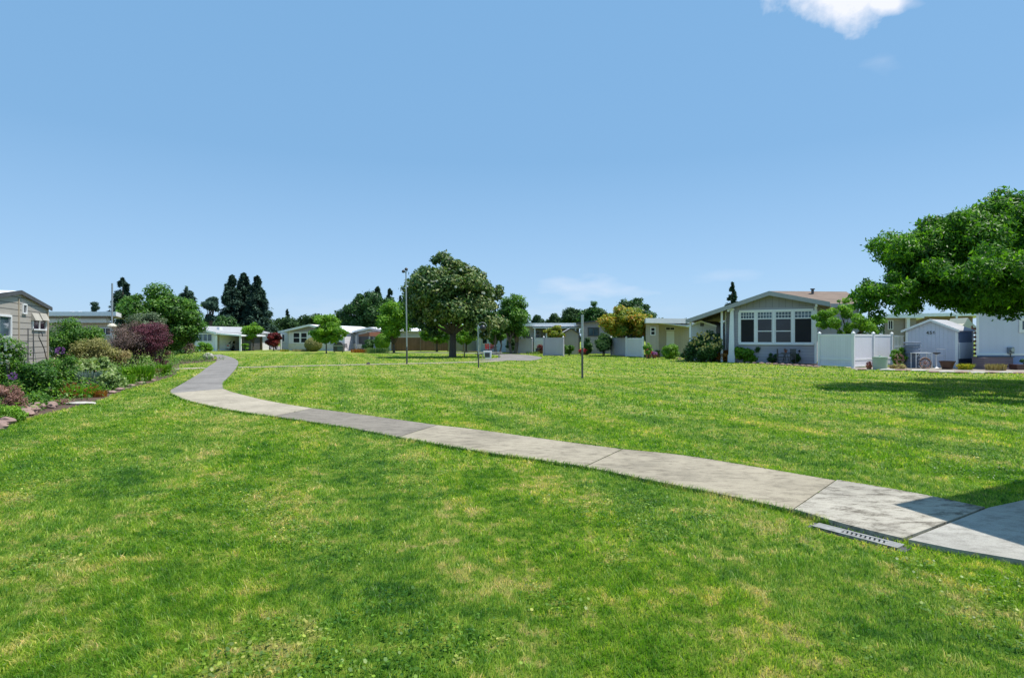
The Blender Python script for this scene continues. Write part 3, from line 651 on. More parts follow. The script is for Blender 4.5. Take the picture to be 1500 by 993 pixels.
# --- low white house with carport at the far end of the path
f = Fac((P(256,0,80).x, 80), (P(318,0,77).x, 77)); t = thing('carport_house', f.pt(f.L/2, 0, -2), 'low white house with open carport beyond the end of the path', 'house')
S_WHITE = siding('white_clapboard', (.76,.74,.76), .2, (0,0,1), .09, .82)
pL = f.uz(249, 481.5); pP = f.uz(278, 478.6); pR = f.uz(319.5, 488)
mb = MB(); f.prism(mb, [(0,0),(f.L,0),(f.L,pR[1]),(pP[0],pP[1]),(0,pL[1])], 0, -9); mb.build('wall', S_WHITE, t)
mb = MB(); f.prism(mb, [(-.6,pL[1]-.08),(pP[0],pP[1]),(pP[0],pP[1]+.12),(-.6,pL[1]+.05)], .5, -9.3); f.prism(mb, [pP,(pR[0]+.3,pR[1]-.03),(pR[0]+.3,pR[1]+.09),(pP[0],pP[1]+.12)], .5, -9.3); rf = mb.build('roof', M['greyroof'], t)
mb = MB(); f.prism(mb, [(pP[0],pP[1]-.12),(pR[0]+.3,pR[1]-.15),(pR[0]+.3,pR[1]+.11),(pP[0],pP[1]+.14)], .5, .54); mb.build('fascia', M['white'], rf)
gb = MB(); zz = f.uz(290,488.5)[1]; f.prism(gb, [(-.1+1.6,zz),(f.L-.1,zz),(f.L-.1,pR[1]-.02),(pP[0],pP[1]-.1),(1.6,pL[1]-.12)], .004, .03); gb.build('gable_panel', siding('blue_grey_boards',(.25,.30,.36),.3,axis(f),.07,.6), t)
window(f, t, 285, 489.5, 310.5, 499.5, 4, 1, .10, 'glassb', 'white')
mb = MB(); u, z = f.uz(301, 482); f.box(mb, u-.25, u+.25, z-.2, z+.3, -2, -2.5); mb.build('roof_vent', M['white'], t)
# carport
Yc = 77; xa = P(318,0,Yc).x; xb = P(354,0,Yc).x
mb = MB(); mb.hexa([(xa-.1,Yc-.6,P(0,489.6,Yc).z),(xb+.2,Yc-.6,P(0,492.6,Yc).z),(xb+.2,Yc+7,P(0,492.6,Yc).z),(xa-.1,Yc+7,P(0,489.6,Yc).z)], [(xa-.1,Yc-.6,P(0,487.6,Yc).z),(xb+.2,Yc-.6,P(0,490.4,Yc).z),(xb+.2,Yc+7,P(0,490.4,Yc).z),(xa-.1,Yc+7,P(0,487.6,Yc).z)])
mb.build('carport_roof', M['whiteroof'], t)
mb = MB(); mb.box(xa-.02, xa+.14, Yc-.1, Yc+6, 0, 2.2); mb.build('side_wall', M['tan'], t)
mb = MB(); mb.box(xa+.14, xb-.1, Yc+6.5, Yc+6.7, 0, 2.2); mb.build('back_wall', siding('shade_darkened_boards',(.17,.13,.10),.25,(1,0,0),.1,.6), t)  # boards darkened, the carport's interior shade put into their colour
for x in (xa+.05, xb-.05):
    mb = MB(); mb.box(x-.11, x+.11, Yc-.35, Yc-.14, 0, P(0,491,Yc).z); mb.build('post', M['white'], t)
mb = MB(); mb.box(xb-1.0, xb-.2, Yc+1.2, Yc+6, 0, 2.0); mb.build('storage_closet', M['darkgrey'], t)  # dark closet stretched deep to keep sun out of the carport

def make_car(label, loc, paint, rz):
    root = thing('parked_car', (0,0,0), label, 'car')
    mb = MB(); prof = [(-2.2,.32),(-2.2,.78),(-2.05,.92),(-1.6,.98),(-1.2,1.36),(-.4,1.46),(.55,1.40),(1.2,1.0),(1.95,.86),(2.22,.66),(2.22,.32)]
    mb.prism([(-.84, x, z) for x, z in prof], (1.68, 0, 0)); mb.build('body', M[paint], root, bevel=.05)
    mb = MB(); mb.hexa([(-.70,-1.72,.98),(.70,-1.72,.98),(.66,-1.28,1.33),(-.66,-1.28,1.33)], [(-.70,-1.76,1.0),(.70,-1.76,1.0),(.66,-1.31,1.35),(-.66,-1.31,1.35)])
    mb.hexa([(-.66,.66,1.38),(.66,.66,1.38),(.72,1.22,1.02),(-.72,1.22,1.02)], [(-.66,.69,1.41),(.66,.69,1.41),(.72,1.25,1.04),(-.72,1.25,1.04)])
    for s in (-1, 1): mb.prism([(s*.845, x, z) for x, z in [(-1.35,1.0),(-1.05,1.32),(-.3,1.38),(.5,1.33),(.95,1.03)]], (s*.015, 0, 0))
    mb.build('windows', M['glass'], root)
    for x in (-.86, .86):
        for y in (-1.35, 1.4):
            mb = MB(); mb.tube([(x-.1,y,.32),(x+.1,y,.32)], .32, 18); w = mb.build('wheel', M['rubber'], root)
            mb = MB(); mb.tube([(x-.11,y,.32),(x+.11,y,.32)], .18, 12); mb.build('rim', M['galv'], w)
    for x in (-.62, .62):
        mb = MB(); mb.box(x-.17, x+.17, -2.23, -2.16, .62, .78); mb.build('tail_light', M['lightred'], root)
    mb = MB(); mb.box(-.75, .75, -2.27, -2.18, .36, .54); mb.build('bumper', M[paint], root, bevel=.015)
    root.location = loc; root.rotation_euler = (0,0,rz); return root
make_car('white car parked under the carport roof', (P(334.5,0,79.6).x, 80.4, .006), 'carwhite', 0.0)
make_car('dark grey car parked in the open between carport and maroon tree', (P(383,0,86).x, 88, .006), 'cardark', .05)

# houses far behind it
f = front(333, 358, 92); t = thing('mobile_home', f.pt(f.L/2,0,-2), 'small grey gabled house just behind the carport', 'house')
gable(f, t, (-.6, f.uz(0,489.5)[1]), (f.uz(345,0)[0], f.uz(0,484)[1]), (f.L+.5, f.uz(0,488)[1]), 0, 0, f.L, 10, siding('slate_blue_boards',(.33,.37,.45),.3,(1,0,0),.08,.7), M['greyroof'], M['white'], .5, .12, .3)
f = front(380, 394, 96); t = thing('carport', f.pt(f.L/2,0,-2), 'small beige open carport left of the maroon tree', 'carport')
mb = MB(); f.box(mb, -.4, f.L+.4, 2.05, 2.3, .4, -5); mb.build('roof', M['cream'], t)
for u in (.1, f.L-.1): mb = MB(); f.box(mb, u-.08, u+.08, 0, 2.05, .1, -.06); mb.build('post', M['white'], t)
f = Fac((P(355,0,84).x,84),(P(368,0,82).x,82)); t = thing('fence', f.pt(f.L/2,0,0), 'low white board fence behind the lime green tree', 'fence')
mb = MB(); f.box(mb, 0, f.L, .12, f.uz(360,499)[1], 0, -.05); mb.build('board_panel', siding('white_fence_boards',(.78,.78,.78),.15,axis(f),.06,.8), t)
for u in (0, f.L): mb = MB(); f.box(mb, u-.07, u+.07, 0, 1.45, .04, -.1); mb.build('post', M['white'], t)

# --- white house with two dark windows
Y0 = 80; f = Fac((P(423,0,80.5).x,80.5), (P(505,0,78.5).x,78.5)); t = thing('mobile_home', f.pt(f.L/2,0,-2), 'white gabled house with two black windows behind the ball shaped bush', 'house')
S_CREAMW = siding('pale_clapboard', (.77,.74,.76), .2, (0,0,1), .09, .85)
pL = (f.uz(411,0)[0], f.uz(411,486.8)[1]); pP = (f.uz(456,0)[0], f.uz(456,476.5)[1]); pR = (f.uz(507,0)[0], f.uz(507,487.5)[1])
gable(f, t, pL, pP, pR, 0, 0, f.L, 14, S_CREAMW, M['whiteroof'], M['white'], .6, .1, .26)
gb = MB(); zz = f.uz(440,486.2)[1]; f.prism(gb, [(.25,zz),(f.L-.3,zz),(f.L-.3,pR[1]+.0),(pP[0],pP[1]-.1),(.25,pL[1]+.14)], .004, .03); gb.build('gable_panel', siding('mauve_grey_boards',(.30,.28,.32),.3,axis(f),.07,.6), t)
gb = MB(); f.box(gb, -.02, f.L, 0, f.uz(440,503.3)[1], .0, .05); gb.build('skirting', M['cream'], t)
for x0, x1 in ((430.2, 438.8), (441.3, 449.5)): window(f, t, x0, 487.8, x1, 501.6, 1, 2, .13, 'screen', d0=.0)
window(f, t, 484, 494, 489, 504, 1, 1, .1, 'screen')
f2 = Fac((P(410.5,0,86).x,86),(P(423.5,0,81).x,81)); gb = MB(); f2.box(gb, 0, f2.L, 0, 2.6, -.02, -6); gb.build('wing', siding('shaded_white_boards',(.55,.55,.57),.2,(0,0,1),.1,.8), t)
window(f2, t, 414, 490, 417, 500, 1, 1, .08, 'screen')
mb = MB(); p = P(411.5,0,79.5); mb.box(p.x-.07,p.x+.07,79.4,79.55,0,2.3); mb.build('post', M['white'], t)

# --- blue-grey porch house
f = Fac((P(512,0,82).x,82),(P(560,0,76).x,76)); t = thing('mobile_home', f.pt(f.L/2,0,-2), 'blue grey porch house with stepped gable left of the wooden fence', 'house')
S_BG = siding('blue_grey_clapboard', (.50,.52,.57), .2, (0,0,1), .1, .8)
gable(f, t, (f.uz(510,0)[0], f.uz(510,488)[1]), (f.uz(546,0)[0], f.uz(546,480.5)[1]), (f.uz(566,0)[0], f.uz(566,485)[1]), 0, 0, f.L, 12, S_BG, M['whiteroof'], M['white'], .5, .1, .26)
window(f, t, 537, 486, 544, 490, 2, 1, .09, 'glassb'); window(f, t, 514, 490.5, 519.5, 497, 2, 1, .08, 'glass')
mb = MB(); f.pbox(mb, 526, 492, 546, 509, 0, .02); mb.build('porch_shade_sheet', M['darkgrey'], t)  # flat dark sheet stands in for the shade inside the porch
mb = MB(); a = f.uz(546.5,490.5); b = f.uz(563,486); mb.hexa([f.pt(a[0],a[1]-.2,.1),f.pt(b[0],a[1]-.2,.1),f.pt(b[0],a[1]-.2,2.2),f.pt(a[0],a[1]-.2,2.2)],[f.pt(a[0]+.8,b[1],.1),f.pt(b[0],b[1],.1),f.pt(b[0],b[1]-.1,2.2),f.pt(a[0],a[1],2.2)]); mb.build('porch_roof', M['brick'], t)
for px in (525.5, 545, 561):
    u = f.uz(px,0)[0]; mb = MB(); f.box(mb, u-.09, u+.09, 0, 2.1, .25, .42); mb.build('post', M['white'], t)
mb = MB(); f.pbox(mb, 526, 504, 533, 510.5, .24, .3); f.pbox(mb, 512, 503, 524, 510.5, .24, .3); mb.build('porch_rail', M['cream'], t)
f = front(493, 513, 86); t = thing('garage', f.pt(f.L/2,0,-2), 'plain pale grey wall block between the small lawn tree and the porch house', 'outbuilding')
mb = MB(); f.box(mb, 0, f.L, 0, 2.9, 0, -6); mb.build('wall', siding('pale_grey_clapboard',(.60,.60,.62),.22,(0,0,1),.1,.85), t)
mb = MB(); f.box(mb, -.3, f.L+.2, 2.9, 3.06, .4, -6.2); mb.build('roof', M['whiteroof'], t)

# --- grills, planters
def grill(px, py, w, h, label, mat, Y=None):
    g = Gd(px, py) if Y is None else P(px, 0, Y).xy.to_3d(); s = w
    root = thing('covered_grill', g, label, 'grill'); mb = MB()
    n = 9; prof = [(-s/2, .12), (-s/2, h*.62)]+[(-s/2*math.cos(math.pi*i/n), h*.62+h*.36*math.sin(math.pi*i/n)) for i in range(1, n)]+[(s/2, h*.62), (s/2, .12)]
    mb.prism([(g.x+x, g.y-.35, z) for x, z in prof], (0, .7, 0)); mb.build('cover', M[mat], root, bevel=.03)
    mb = MB(); mb.box(g.x-s/2-.03, g.x+s/2+.03, g.y-.40, g.y-.36, h*.55, h*.66); mb.build('shelf', M['galv'], root)
    mb = MB(); mb.box(g.x-.08, g.x+s/2-.05, g.y-.385, g.y-.365, .25, h*.52); mb.build('door', plain('teal_grey_panel',(.10,.15,.17),.5), root)
    for dx in (-s/2+.08, s/2-.08):
        mb = MB(); mb.tube([(g.x+dx-.03,g.y-.2,.07),(g.x+dx+.03,g.y-.2,.07)], .07, 10); mb.build('wheel', M['rubber'], root)
grill(496.5, 516.3, 1.15, 1.32, 'large dark covered grill on the lawn edge behind the small round tree', 'darkgrey')
def chair(name, px, Y, label, mat, rz=0, group=None, s=1.0):
    root = thing(name, (0,0,0), label, 'chair', group)
    mb = MB(); mb.box(-.24,.24,-.24,.22,.42,.45); mb.build('seat', M[mat], root, bevel=.008)
    mb = MB()
    for k in range(5): mb.box(-.22+k*.095,-.16+k*.095,.20,.225,.45,.90)
    mb.box(-.24,.24,.20,.23,.90,.95); mb.build('backrest', M[mat], root)
    for x in (-.21,.21):
        for y in (-.21,.2): m2 = MB(); m2.tube([(x,y,0),(x,y,.43)], .016, 6); m2.build('leg', M[mat], root)
        m2 = MB(); m2.box(x-.025,x+.025,-.22,.2,.63,.66); m2.tube([(x,-.2,.44),(x,-.2,.64)], .013, 6); m2.build('armrest', M[mat], root)
    p = P(px,0,Y); root.location = (p.x, Y, .004); root.rotation_euler = (0,0,rz); root.scale = (s,s,s); return root
chair('patio_chair', 506.5, 77.5, 'dark patio chair standing right of the covered grill', 'black', .5)
def pot(name, px, py, r, h, label, mat, plantm=None, n=500, sz=.12, seed=1, ph=.5, Y=None, cat='plant pot'):
    g = Gd(px, py) if Y is None else P(px,0,Y).xy.to_3d(); root = thing(name, g, label, cat); mb = MB()
    mb.lathe(g, [(r*.62,0),(r*.68,.03),(r*.98,h*.86),(r*1.08,h*.87),(r*1.08,h),(r*.92,h),(r*.9,h*.8)], 20); mb.build('pot', M[mat], root, smooth=False)
    if plantm: crown('plant', [((g.x,g.y,h+ph*.45),(r*1.25,r*1.2,ph*.55))], n, sz, LM[plantm], root, seed, 10, .5)
    return root

# --- brown wooden fence and grey wall behind the magnolia
f = Fac((P(574,0,77).x,77),(P(658,0,77).x,77)); t = thing('fence', f.pt(f.L/2,0,0), 'brown wooden board fence behind the big dark tree', 'fence')
mb = MB(); S_WOOD = siding('brown_fence_boards', (.20,.105,.06), .15, (1,0,0), .10, .35, .8, False, .3); f.box(mb, 0, f.L, .04, 1.80, 0, -.04); mb.build('board_panel', S_WOOD, t)
for k in range(5): mb = MB(); u = f.L*k/4; f.box(mb, u-.06, u+.06, 0, 1.92, .04, -.1); mb.build('post', M['wood'], t)
mb = MB(); f.box(mb, -.05, f.L+.05, 1.80, 1.86, .05, -.07); mb.build('cap_rail', M['cream'], t)
f = front(656, 702, 74); t = thing('fence', f.pt(f.L/2,0,0), 'plain grey board fence between the brown fence and blue shed', 'fence')
mb = MB(); f.box(mb, 0, f.L, .02, 1.72, 0, -.05); mb.build('board_panel', siding('grey_fence_boards',(.33,.31,.29),.15,(1,0,0),.08,.6,.8,False,.15), t)
for k in range(3): mb = MB(); u = f.L*k/2; f.box(mb, u-.06, u+.06, 0, 1.78, .04, -.1); mb.build('post', M['wood'], t)
f = front(578, 700, 96); t = thing('mobile_home', f.pt(f.L/2,0,-2), 'cream walled house glimpsed above the brown wooden fence', 'house')
mb = MB(); f.box(mb, 0, f.L, 0, 2.4, 0, -5); mb.build('wall', M['cream'], t); mb = MB(); f.box(mb, -.4, f.L+.4, 2.4, 2.62, .5, -5.4); mb.build('roof', M['whiteroof'], t)

# --- pale blue house left of the twin-trunk tree
f = Fac((P(698,0,72).x,72),(P(760,0,70).x,70)); t = thing('mobile_home', f.pt(f.L/2,0,-2), 'pale blue house with white window seen past the dark ball on its post', 'house')
gable(f, t, (-.4, 2.5), (f.uz(712,0)[0], 3.4), (f.L+.3, 2.3), 0, 0, f.L, 8, siding('pale_blue_clapboard',(.50,.58,.68),.2,(0,0,1),.09,.8), M['greyroof'], M['white'], .4, .1, .22)
window(f, t, 707, 496, 713.5, 503, 1, 1, .10, 'glass')
mb = MB(); f.pbox(mb, 701.5, 494, 705, 513, 0, .06); mb.build('door', M['white'], t)
for i, (px, l) in enumerate(((714.5, 'red patio chair nearer the white window of the pale blue house'), (719.5, 'red patio chair nearer the pale twin trunked tree'))): chair('patio_chair', px, 66, l, 'red', .4-.9*i, s=1.1)
tb = thing('patio_table', P(724.5,0,66).xy.to_3d(), 'small round dark patio table beside the red chairs', 'table'); p = tb.location.copy()
MB().lathe(p, [(.42,.70),(.42,.74)], 18).build('tabletop', M['black'], tb); MB().lathe(p, [(.22,0),(.03,.05),(.03,.70)], 12).build('leg', M['black'], tb)

# --- long grey-beige house with white roof and porch, right of the twin-trunk tree
f = front(741, 852, 66); t = thing('mobile_home', f.pt(f.L/2,0,-2), 'long low grey house with white roof edge and porch behind the tan shed', 'house')
S_TG = siding('taupe_clapboard', (.40,.385,.39), .2, (0,0,1), .1, .75)
mb = MB(); f.box(mb, 0, f.L, 0, 3.0, -2.2, -8); mb.build('wall', S_TG, t)
mb = MB(); f.pbox(mb, 741, 478, 782, 516, 0, -2.2); mb.build('wing', S_TG, t)
mb = MB(); u0, u1, z0, z1 = f.rect(773, 478, 851.5, 473.3); f.box(mb, 0, f.L+.1, min(z0,z1), max(z0,z1), .5, -8.4); rf = mb.build('roof', M['whiteroof'], t)
mb = MB(); u0, _ = f.uz(780,0); _, z1 = f.uz(0,479.2); _, z0 = f.uz(0,481); f.box(mb, u0, f.L, z0, z1, .9, -2.2); mb.build('porch_roof', M['white'], t)
for px in (783, 800, 842):
    u = f.uz(px,0)[0]; mb = MB(); f.box(mb, u-.08, u+.08, 0, z0, .8, .64); mb.build('post', M['white'], t)
window(f, t, 785.5, 484.5, 792, 494, 1, 2, .1, 'glassb', d0=-2.2); window(f, t, 767, 487, 775, 494, 2, 1, .08, 'glass', 'darkgrey')
mb = MB(); u0, u1, z0, z1 = f.rect(783, 495, 797, 510); f.box(mb, u0, u1, z0, z1, .65, .60); mb.build('porch_rail', M['white'], t)

def fence(px0, Y0, px1, Y1, top, label, mat, nposts=2, name='fence', cap=False, group=None, rail=False, dip=0):
    f = Fac((P(px0,0,Y0).x,Y0),(P(px1,0,Y1).x,Y1)); t = thing(name, f.pt(f.L/2,0,0), label, 'fence', group)
    mb = MB(); f.box(mb, .05, f.L-.05, .06, top, -.015, -.045); mb.build('panel', siding('fence_boards_%d' % int(px0), mat, .15, axis(f), .055, .80, .4, False, .04), t)
    mb = MB()
    for z in (.06, .42 if rail else .1, top-.1): f.box(mb, .05, f.L-.05, z, z+.09, .0, -.015)
    mb.build('rail', M['white'] if mat[0] > .6 else plain('fence_rail', mat, .5, .05), t)
    for k in range(nposts):
        u = f.L*k/(nposts-1); mb = MB(); f.box(mb, u-.06, u+.06, 0, top+.06, .05, -.08); p = mb.build('post', M['white'] if mat[0] > .6 else plain('fence_post', mat, .5, .05), t)
        mb = MB(); c = f.pt(u, top+.06, -.015); a = .08
        mb.hexa([(c.x-a,c.y-a,c.z),(c.x+a,c.y-a,c.z),(c.x+a,c.y+a,c.z),(c.x-a,c.y+a,c.z)], [(c.x-.015,c.y-.015,c.z+.1),(c.x+.015,c.y-.015,c.z+.1),(c.x+.015,c.y+.015,c.z+.1),(c.x-.015,c.y+.015,c.z+.1)]); mb.build('cap', M['white'], p)
    return f, t
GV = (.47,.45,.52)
fence(760, 62.5, 779, 62.0, 1.62, 'short grey fence panel beside the leafy twin trunked tree', GV)
fence(796.5, 55, 825, 53.5, 1.72, 'grey fence panel between porch house and tan garden shed', GV)
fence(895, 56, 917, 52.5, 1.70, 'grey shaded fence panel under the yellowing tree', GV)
fence(917.3, 52.3, 941.5, 50.0, 1.68, 'paler fence panel right of the shaded one under the yellowing tree', (.67,.65,.70))  # same fence past its corner, the stronger light put into a paler colour
# tan shed
f = Fac((P(828,0,60).x,60),(P(847.5,0,60).x,60)); t = thing('garden_shed', f.pt(f.L/2,0,-1), 'narrow tan gabled garden shed behind the tall galvanised pole', 'shed')
S_TAN = siding('tan_vertical_boards', (.40,.36,.32), .2, (1,0,0), .08, .75, .6, False)
gable(f, t, (-.15, f.uz(0,487.5)[1]), (f.uz(836,0)[0], f.uz(0,481.7)[1]), (f.L+.1, f.uz(0,489.5)[1]), 0, 0, f.L, 2.6, S_TAN, M['greyroof'], M['darkgrey'], .15, .08, .12)
mb = MB(); f.pbox(mb, 848, 490, 849.5, 514, -.1, -.4); mb.build('downpipe', M['darkgrey'], t)
# grey gabled house with square window
f = front(854, 897, 63); t = thing('mobile_home', f.pt(f.L/2,0,-2), 'taupe gabled house with one dark framed window above dark shrubs', 'house')
gable(f, t, (-.8, f.uz(0,474.5)[1]), (f.uz(873,0)[0]+.1, f.uz(0,470.8)[1]), (f.L+.8, f.uz(0,480)[1]), 0, 0, f.L, 10, siding('taupe_boards',(.34,.31,.32),.25,(0,0,1),.09,.75), M['greyroof'], M['darkgrey'], .35, .1, .14)
window(f, t, 862.5, 481.2, 876, 491, 2, 1, .12, 'glassb', 'darkgrey')
# beige house with white roof right of the yellowing tree
f = side(Fac((P(946,0,50).x,50),(P(1014,0,52).x,52))); t = thing('mobile_home', f.pt(f.L/2,0,-2), 'beige board house with bright white roof right of the yellowing tree', 'house')
S_BV = siding('beige_vertical_boards', (.52,.45,.38), .22, axis(f), .07, .78, .6, False)
u0, z0 = f.uz(950, 473.5); _, z1 = f.uz(950, 466.5)
ua = f.uz(965,0)[0]; mb = MB(); f.box(mb, 0, ua, 0, z0, 0, -8); f.box(mb, ua, f.L, 0, z0, -1.6, -8); mb.build('wall', S_BV, t)
mb = MB(); f.box(mb, -.5, f.L+.3, z0, z1, .7, -8.4); mb.build('roof', M['whiteroof'], t)
ub, zb = f.uz(1008,0)[0], f.uz(1008,478.5)[1]; mb = MB(); f.prism(mb, [(ua-.2,z0-.02),(f.L,z0-.35),(f.L,z0-.18),(ua-.2,z0+.15-.02-.12)], .65, -1.5); mb.build('porch_roof', M['white'], t)
window(f, t, 953.5, 480.5, 958.5, 490, 1, 2, .09, 'glass'); 
mb = MB(); u0, u1, z0, z1 = f.rect(977, 484.5, 989, 508); f.box(mb, u0, u1, 0, z1, -1.6, -1.55); mb.build('door', M['white'], t)
window(f, t, 976.5, 479.2, 989, 482.5, 2, 1, .05, 'glass', d0=-1.6)
mb = MB(); u = f.uz(1009,0)[0]; f.box(mb, u-.06, u+.06, 0, z0+2.0, .5, .62); mb.build('post', M['white'], t)

# --- big lavender-grey house
A, B = Vector((15.15, 40.0)), Vector((19.6, 37.5)); f = Fac(A, B)
BIG = thing('manufactured_home', f.pt(f.L/2,0,-3), 'lavender grey gabled house with a wall of four tall windows facing the lawn', 'house'); t = BIG
S_LAV = siding('lavender_grey_clapboard', (.38,.36,.42), .19, (0,0,1), .09, .72); S_LAVV = siding('lavender_grey_batten', (.30,.285,.33), .40, axis(f), .07, .62, .6, False)
TRIM = plain('pale_lilac_trim', (.84,.83,.88), .5, .05); SH = M['shingle']; TR2 = plain('taupe_trim', (.36,.35,.37), .5, .05)
pL = f.uz(1007, 471.5); pP = f.uz(1128, 430.5); pR = f.uz(1216, 446.5)
def zr(u): a, b = (pL, pP) if u <= pP[0] else (pP, pR); return a[1]+(b[1]-a[1])*(u-a[0])/(b[0]-a[0])
u0 = f.uz(1059,0)[0]; u1 = f.L+.02; _, zg = f.uz(1140, 450.5)
mb = MB(); f.box(mb, 0, u1, 0, zg, 0, -9); f.box(mb, u0, 0, 0, zr(u0), -.8, -9); wl = mb.build('wall', S_LAV, t)
mb = MB(); f.prism(mb, [(0,zg),(u1,zg),(u1,zr(u1)),(pP[0],pP[1]),(0,zr(0))], .0, -9); mb.build('gable_panel', S_LAVV, t)
mb = MB()
for a, b in ((pL, pP), (pP, pR)): f.prism(mb, [a, b, (b[0], b[1]+.12), (a[0], a[1]+.12)], .55, -9.3)
rf = mb.build('roof', SH, t)
mb = MB()
for a, b in ((pL, pP), (pP, pR)): f.prism(mb, [(a[0], a[1]-.14), (b[0], b[1]-.14), (b[0], b[1]+.15), (a[0], a[1]+.15)], .55, .60)
mb.build('fascia', TR2, rf)
for px in (1068, 1196):                                             # brackets under the rake
    u = f.uz(px,0)[0]; mb = MB(); f.box(mb, u-.05, u+.07, zr(u)-.28, zr(u)-.02, 0, .5); mb.build('bracket', TRIM, t)
mb = MB(); u = f.uz(1072.5,0)[0]; ang = .0                           # battered corner column
mb.hexa([f.pt(u-.19,.5,.02), f.pt(u+.19,.5,.02), f.pt(u+.19,.5,.35), f.pt(u-.19,.5,.35)], [f.pt(u-.09,zr(u)-.25,.06), f.pt(u+.12,zr(u)-.25,.06), f.pt(u+.12,zr(u)-.25,.26), f.pt(u-.09,zr(u)-.25,.26)])
f.box(mb, u-.23, u+.23, 0, .5, .0, .39); f.box(mb, u-.16, u+.18, zr(u)-.25, zr(u)-.12, .02, .32); mb.build('column', TRIM, t)
mb = MB(); u = f.uz(1193.5,0)[0]; f.box(mb, u-.02, u+.12, 0, zg, 0, .04); f.box(mb, u0, u0+.1, 0, zr(u0)-.1, -.8, -.76); mb.build('corner_trim', TRIM, t)
# four windows, one surround
mb = MB(); U0, U1, Z0, Z1 = f.rect(1082.8, 453.5, 1191.5, 502); Z1 = f.uz(1137, 453.3)[1]
f.box(mb, U0, U1, Z1-.12, Z1, 0, .06); f.box(mb, U0-.03, U1+.03, Z0-.14, Z0-.02, 0, .09)
sur = mb.build('window_surround', TRIM, t)
W = [(1085, 1105), (1109.7, 1131), (1136.2, 1159), (1164, 1189)]
gx = [1082.8]+[ (W[i][1]+W[i+1][0])/2 for i in range(3)]+[1191.5]
mb = MB()
for i, x in enumerate(gx): u = f.uz(x,0)[0]; f.box(mb, u-.06, u+.06, Z0-.02, Z1-.12, 0, .055)
mb.build('casing', TRIM, sur)
for i, (x0, x1) in enumerate(W):
    ua, ub = f.uz(x0,0)[0], f.uz(x1,0)[0]; zt = Z1-.17; zb = Z0+.03; zm = zt-(zt-zb)*.215
    mb = MB()
    for a, b, c, d in [(ua-.03,ub+.03,zt,zt+.05),(ua-.03,ub+.03,zb-.05,zb),(ua-.03,ua+.02,zb,zt),(ub-.02,ub+.03,zb,zt),(ua+.02,ub-.02,zm-.035,zm+.035)]: f.box(mb, a, b, c, d, .0, .035)
    w = tag(mb.build('window', TRIM, t), ['tall window filled with black sun screen','tall window with clear double hung sashes'][i in (1,2)])
    mb = MB(); f.box(mb, ua+.02, ub-.02, zm+.035, zt, 0, .012); mb.build('transom_pane', M['glassb'], w)
    mb = MB(); f.box(mb, ua+.02, ub-.02, zb, zm-.035, 0, .012); mb.build('pane', M['glass' if i in (1,2) else 'screen'], w)
    mb = MB()
    for k in range(1, 5): u = ua+(ub-ua)*k/5; f.box(mb, u-.012, u+.012, zm+.035, zt, .012, .026)
    z = (zm+zt)/2+.02; f.box(mb, ua+.02, ub-.02, z-.012, z+.012, .012, .025)
    if i in (1, 2): z = zb+(zm-zb)*.47; f.box(mb, ua+.02, ub-.02, z-.03, z+.03, .012, .034)
    mb.build('mullion', TRIM, w)
# carport under the long left slope, and the main roof running right behind
mb = MB(); u = f.uz(1010,0)[0]; f.box(mb, u, u0-.02, 0, 2.55, -3.2, -3.3); mb.build('carport_wall', siding('dark_boards',(.13,.12,.13),.3,axis(f),.1,.6), t)
for px in (1012, 1058): u = f.uz(px,0)[0]; mb = MB(); f.box(mb, u-.07, u+.07, 0, zr(u)-.02, .2, .06); mb.build('post', TRIM, t)
fm = Fac((P(1129,0,44).x,44),(P(1330,0,42).x,42)); 
ze = fm.uz(1215, 447)[1]; z2 = 5.35; LM_ = fm.uz(1262,0)[0]; ur = fm.uz(1140,0)[0]
mb = MB(); fm.box(mb, fm.uz(1190,0)[0], LM_-.2, 0, ze-.1, .2, -5.8); mb.build('wing', S_LAV, t)
mb = MB(); mb.hexa([fm.pt(ur,ze,.7), fm.pt(LM_,ze-.15,.7), fm.pt(LM_,z2-.15,-3.2), fm.pt(ur,z2,-3.2)], [fm.pt(ur,ze+.13,.7), fm.pt(LM_,ze-.02,.7), fm.pt(LM_,z2-.02,-3.2), fm.pt(ur,z2+.13,-3.2)])
mb.hexa([fm.pt(ur,z2,-3.2), fm.pt(LM_,z2-.15,-3.2), fm.pt(LM_,ze-.15,-7), fm.pt(ur,ze,-7)], [fm.pt(ur,z2+.13,-3.2), fm.pt(LM_,z2-.02,-3.2), fm.pt(LM_,ze-.02,-7), fm.pt(ur,ze+.13,-7)])
r2 = mb.build('main_roof', SH, t)
mb = MB(); mb.hexa([fm.pt(ur+1.4,ze-.12,.7), fm.pt(LM_,ze-.27,.7), fm.pt(LM_,ze-.27,.75), fm.pt(ur+1.4,ze-.12,.75)], [fm.pt(ur+1.4,ze+.15,.7), fm.pt(LM_,ze,.7), fm.pt(LM_,ze,.75), fm.pt(ur+1.4,ze+.15,.75)]); mb.build('gutter', TR2, r2)
mb = MB(); c = fm.pt(fm.uz(1204,0)[0], z2-.3, -2.4); mb.tube([c, c+Vector((0,0,.42))], .10, 10); mb.tube([c+Vector((0,0,.42)), c+Vector((0,0,.5))], .17, 10); mb.build('roof_vent', M['darkgrey'], r2)
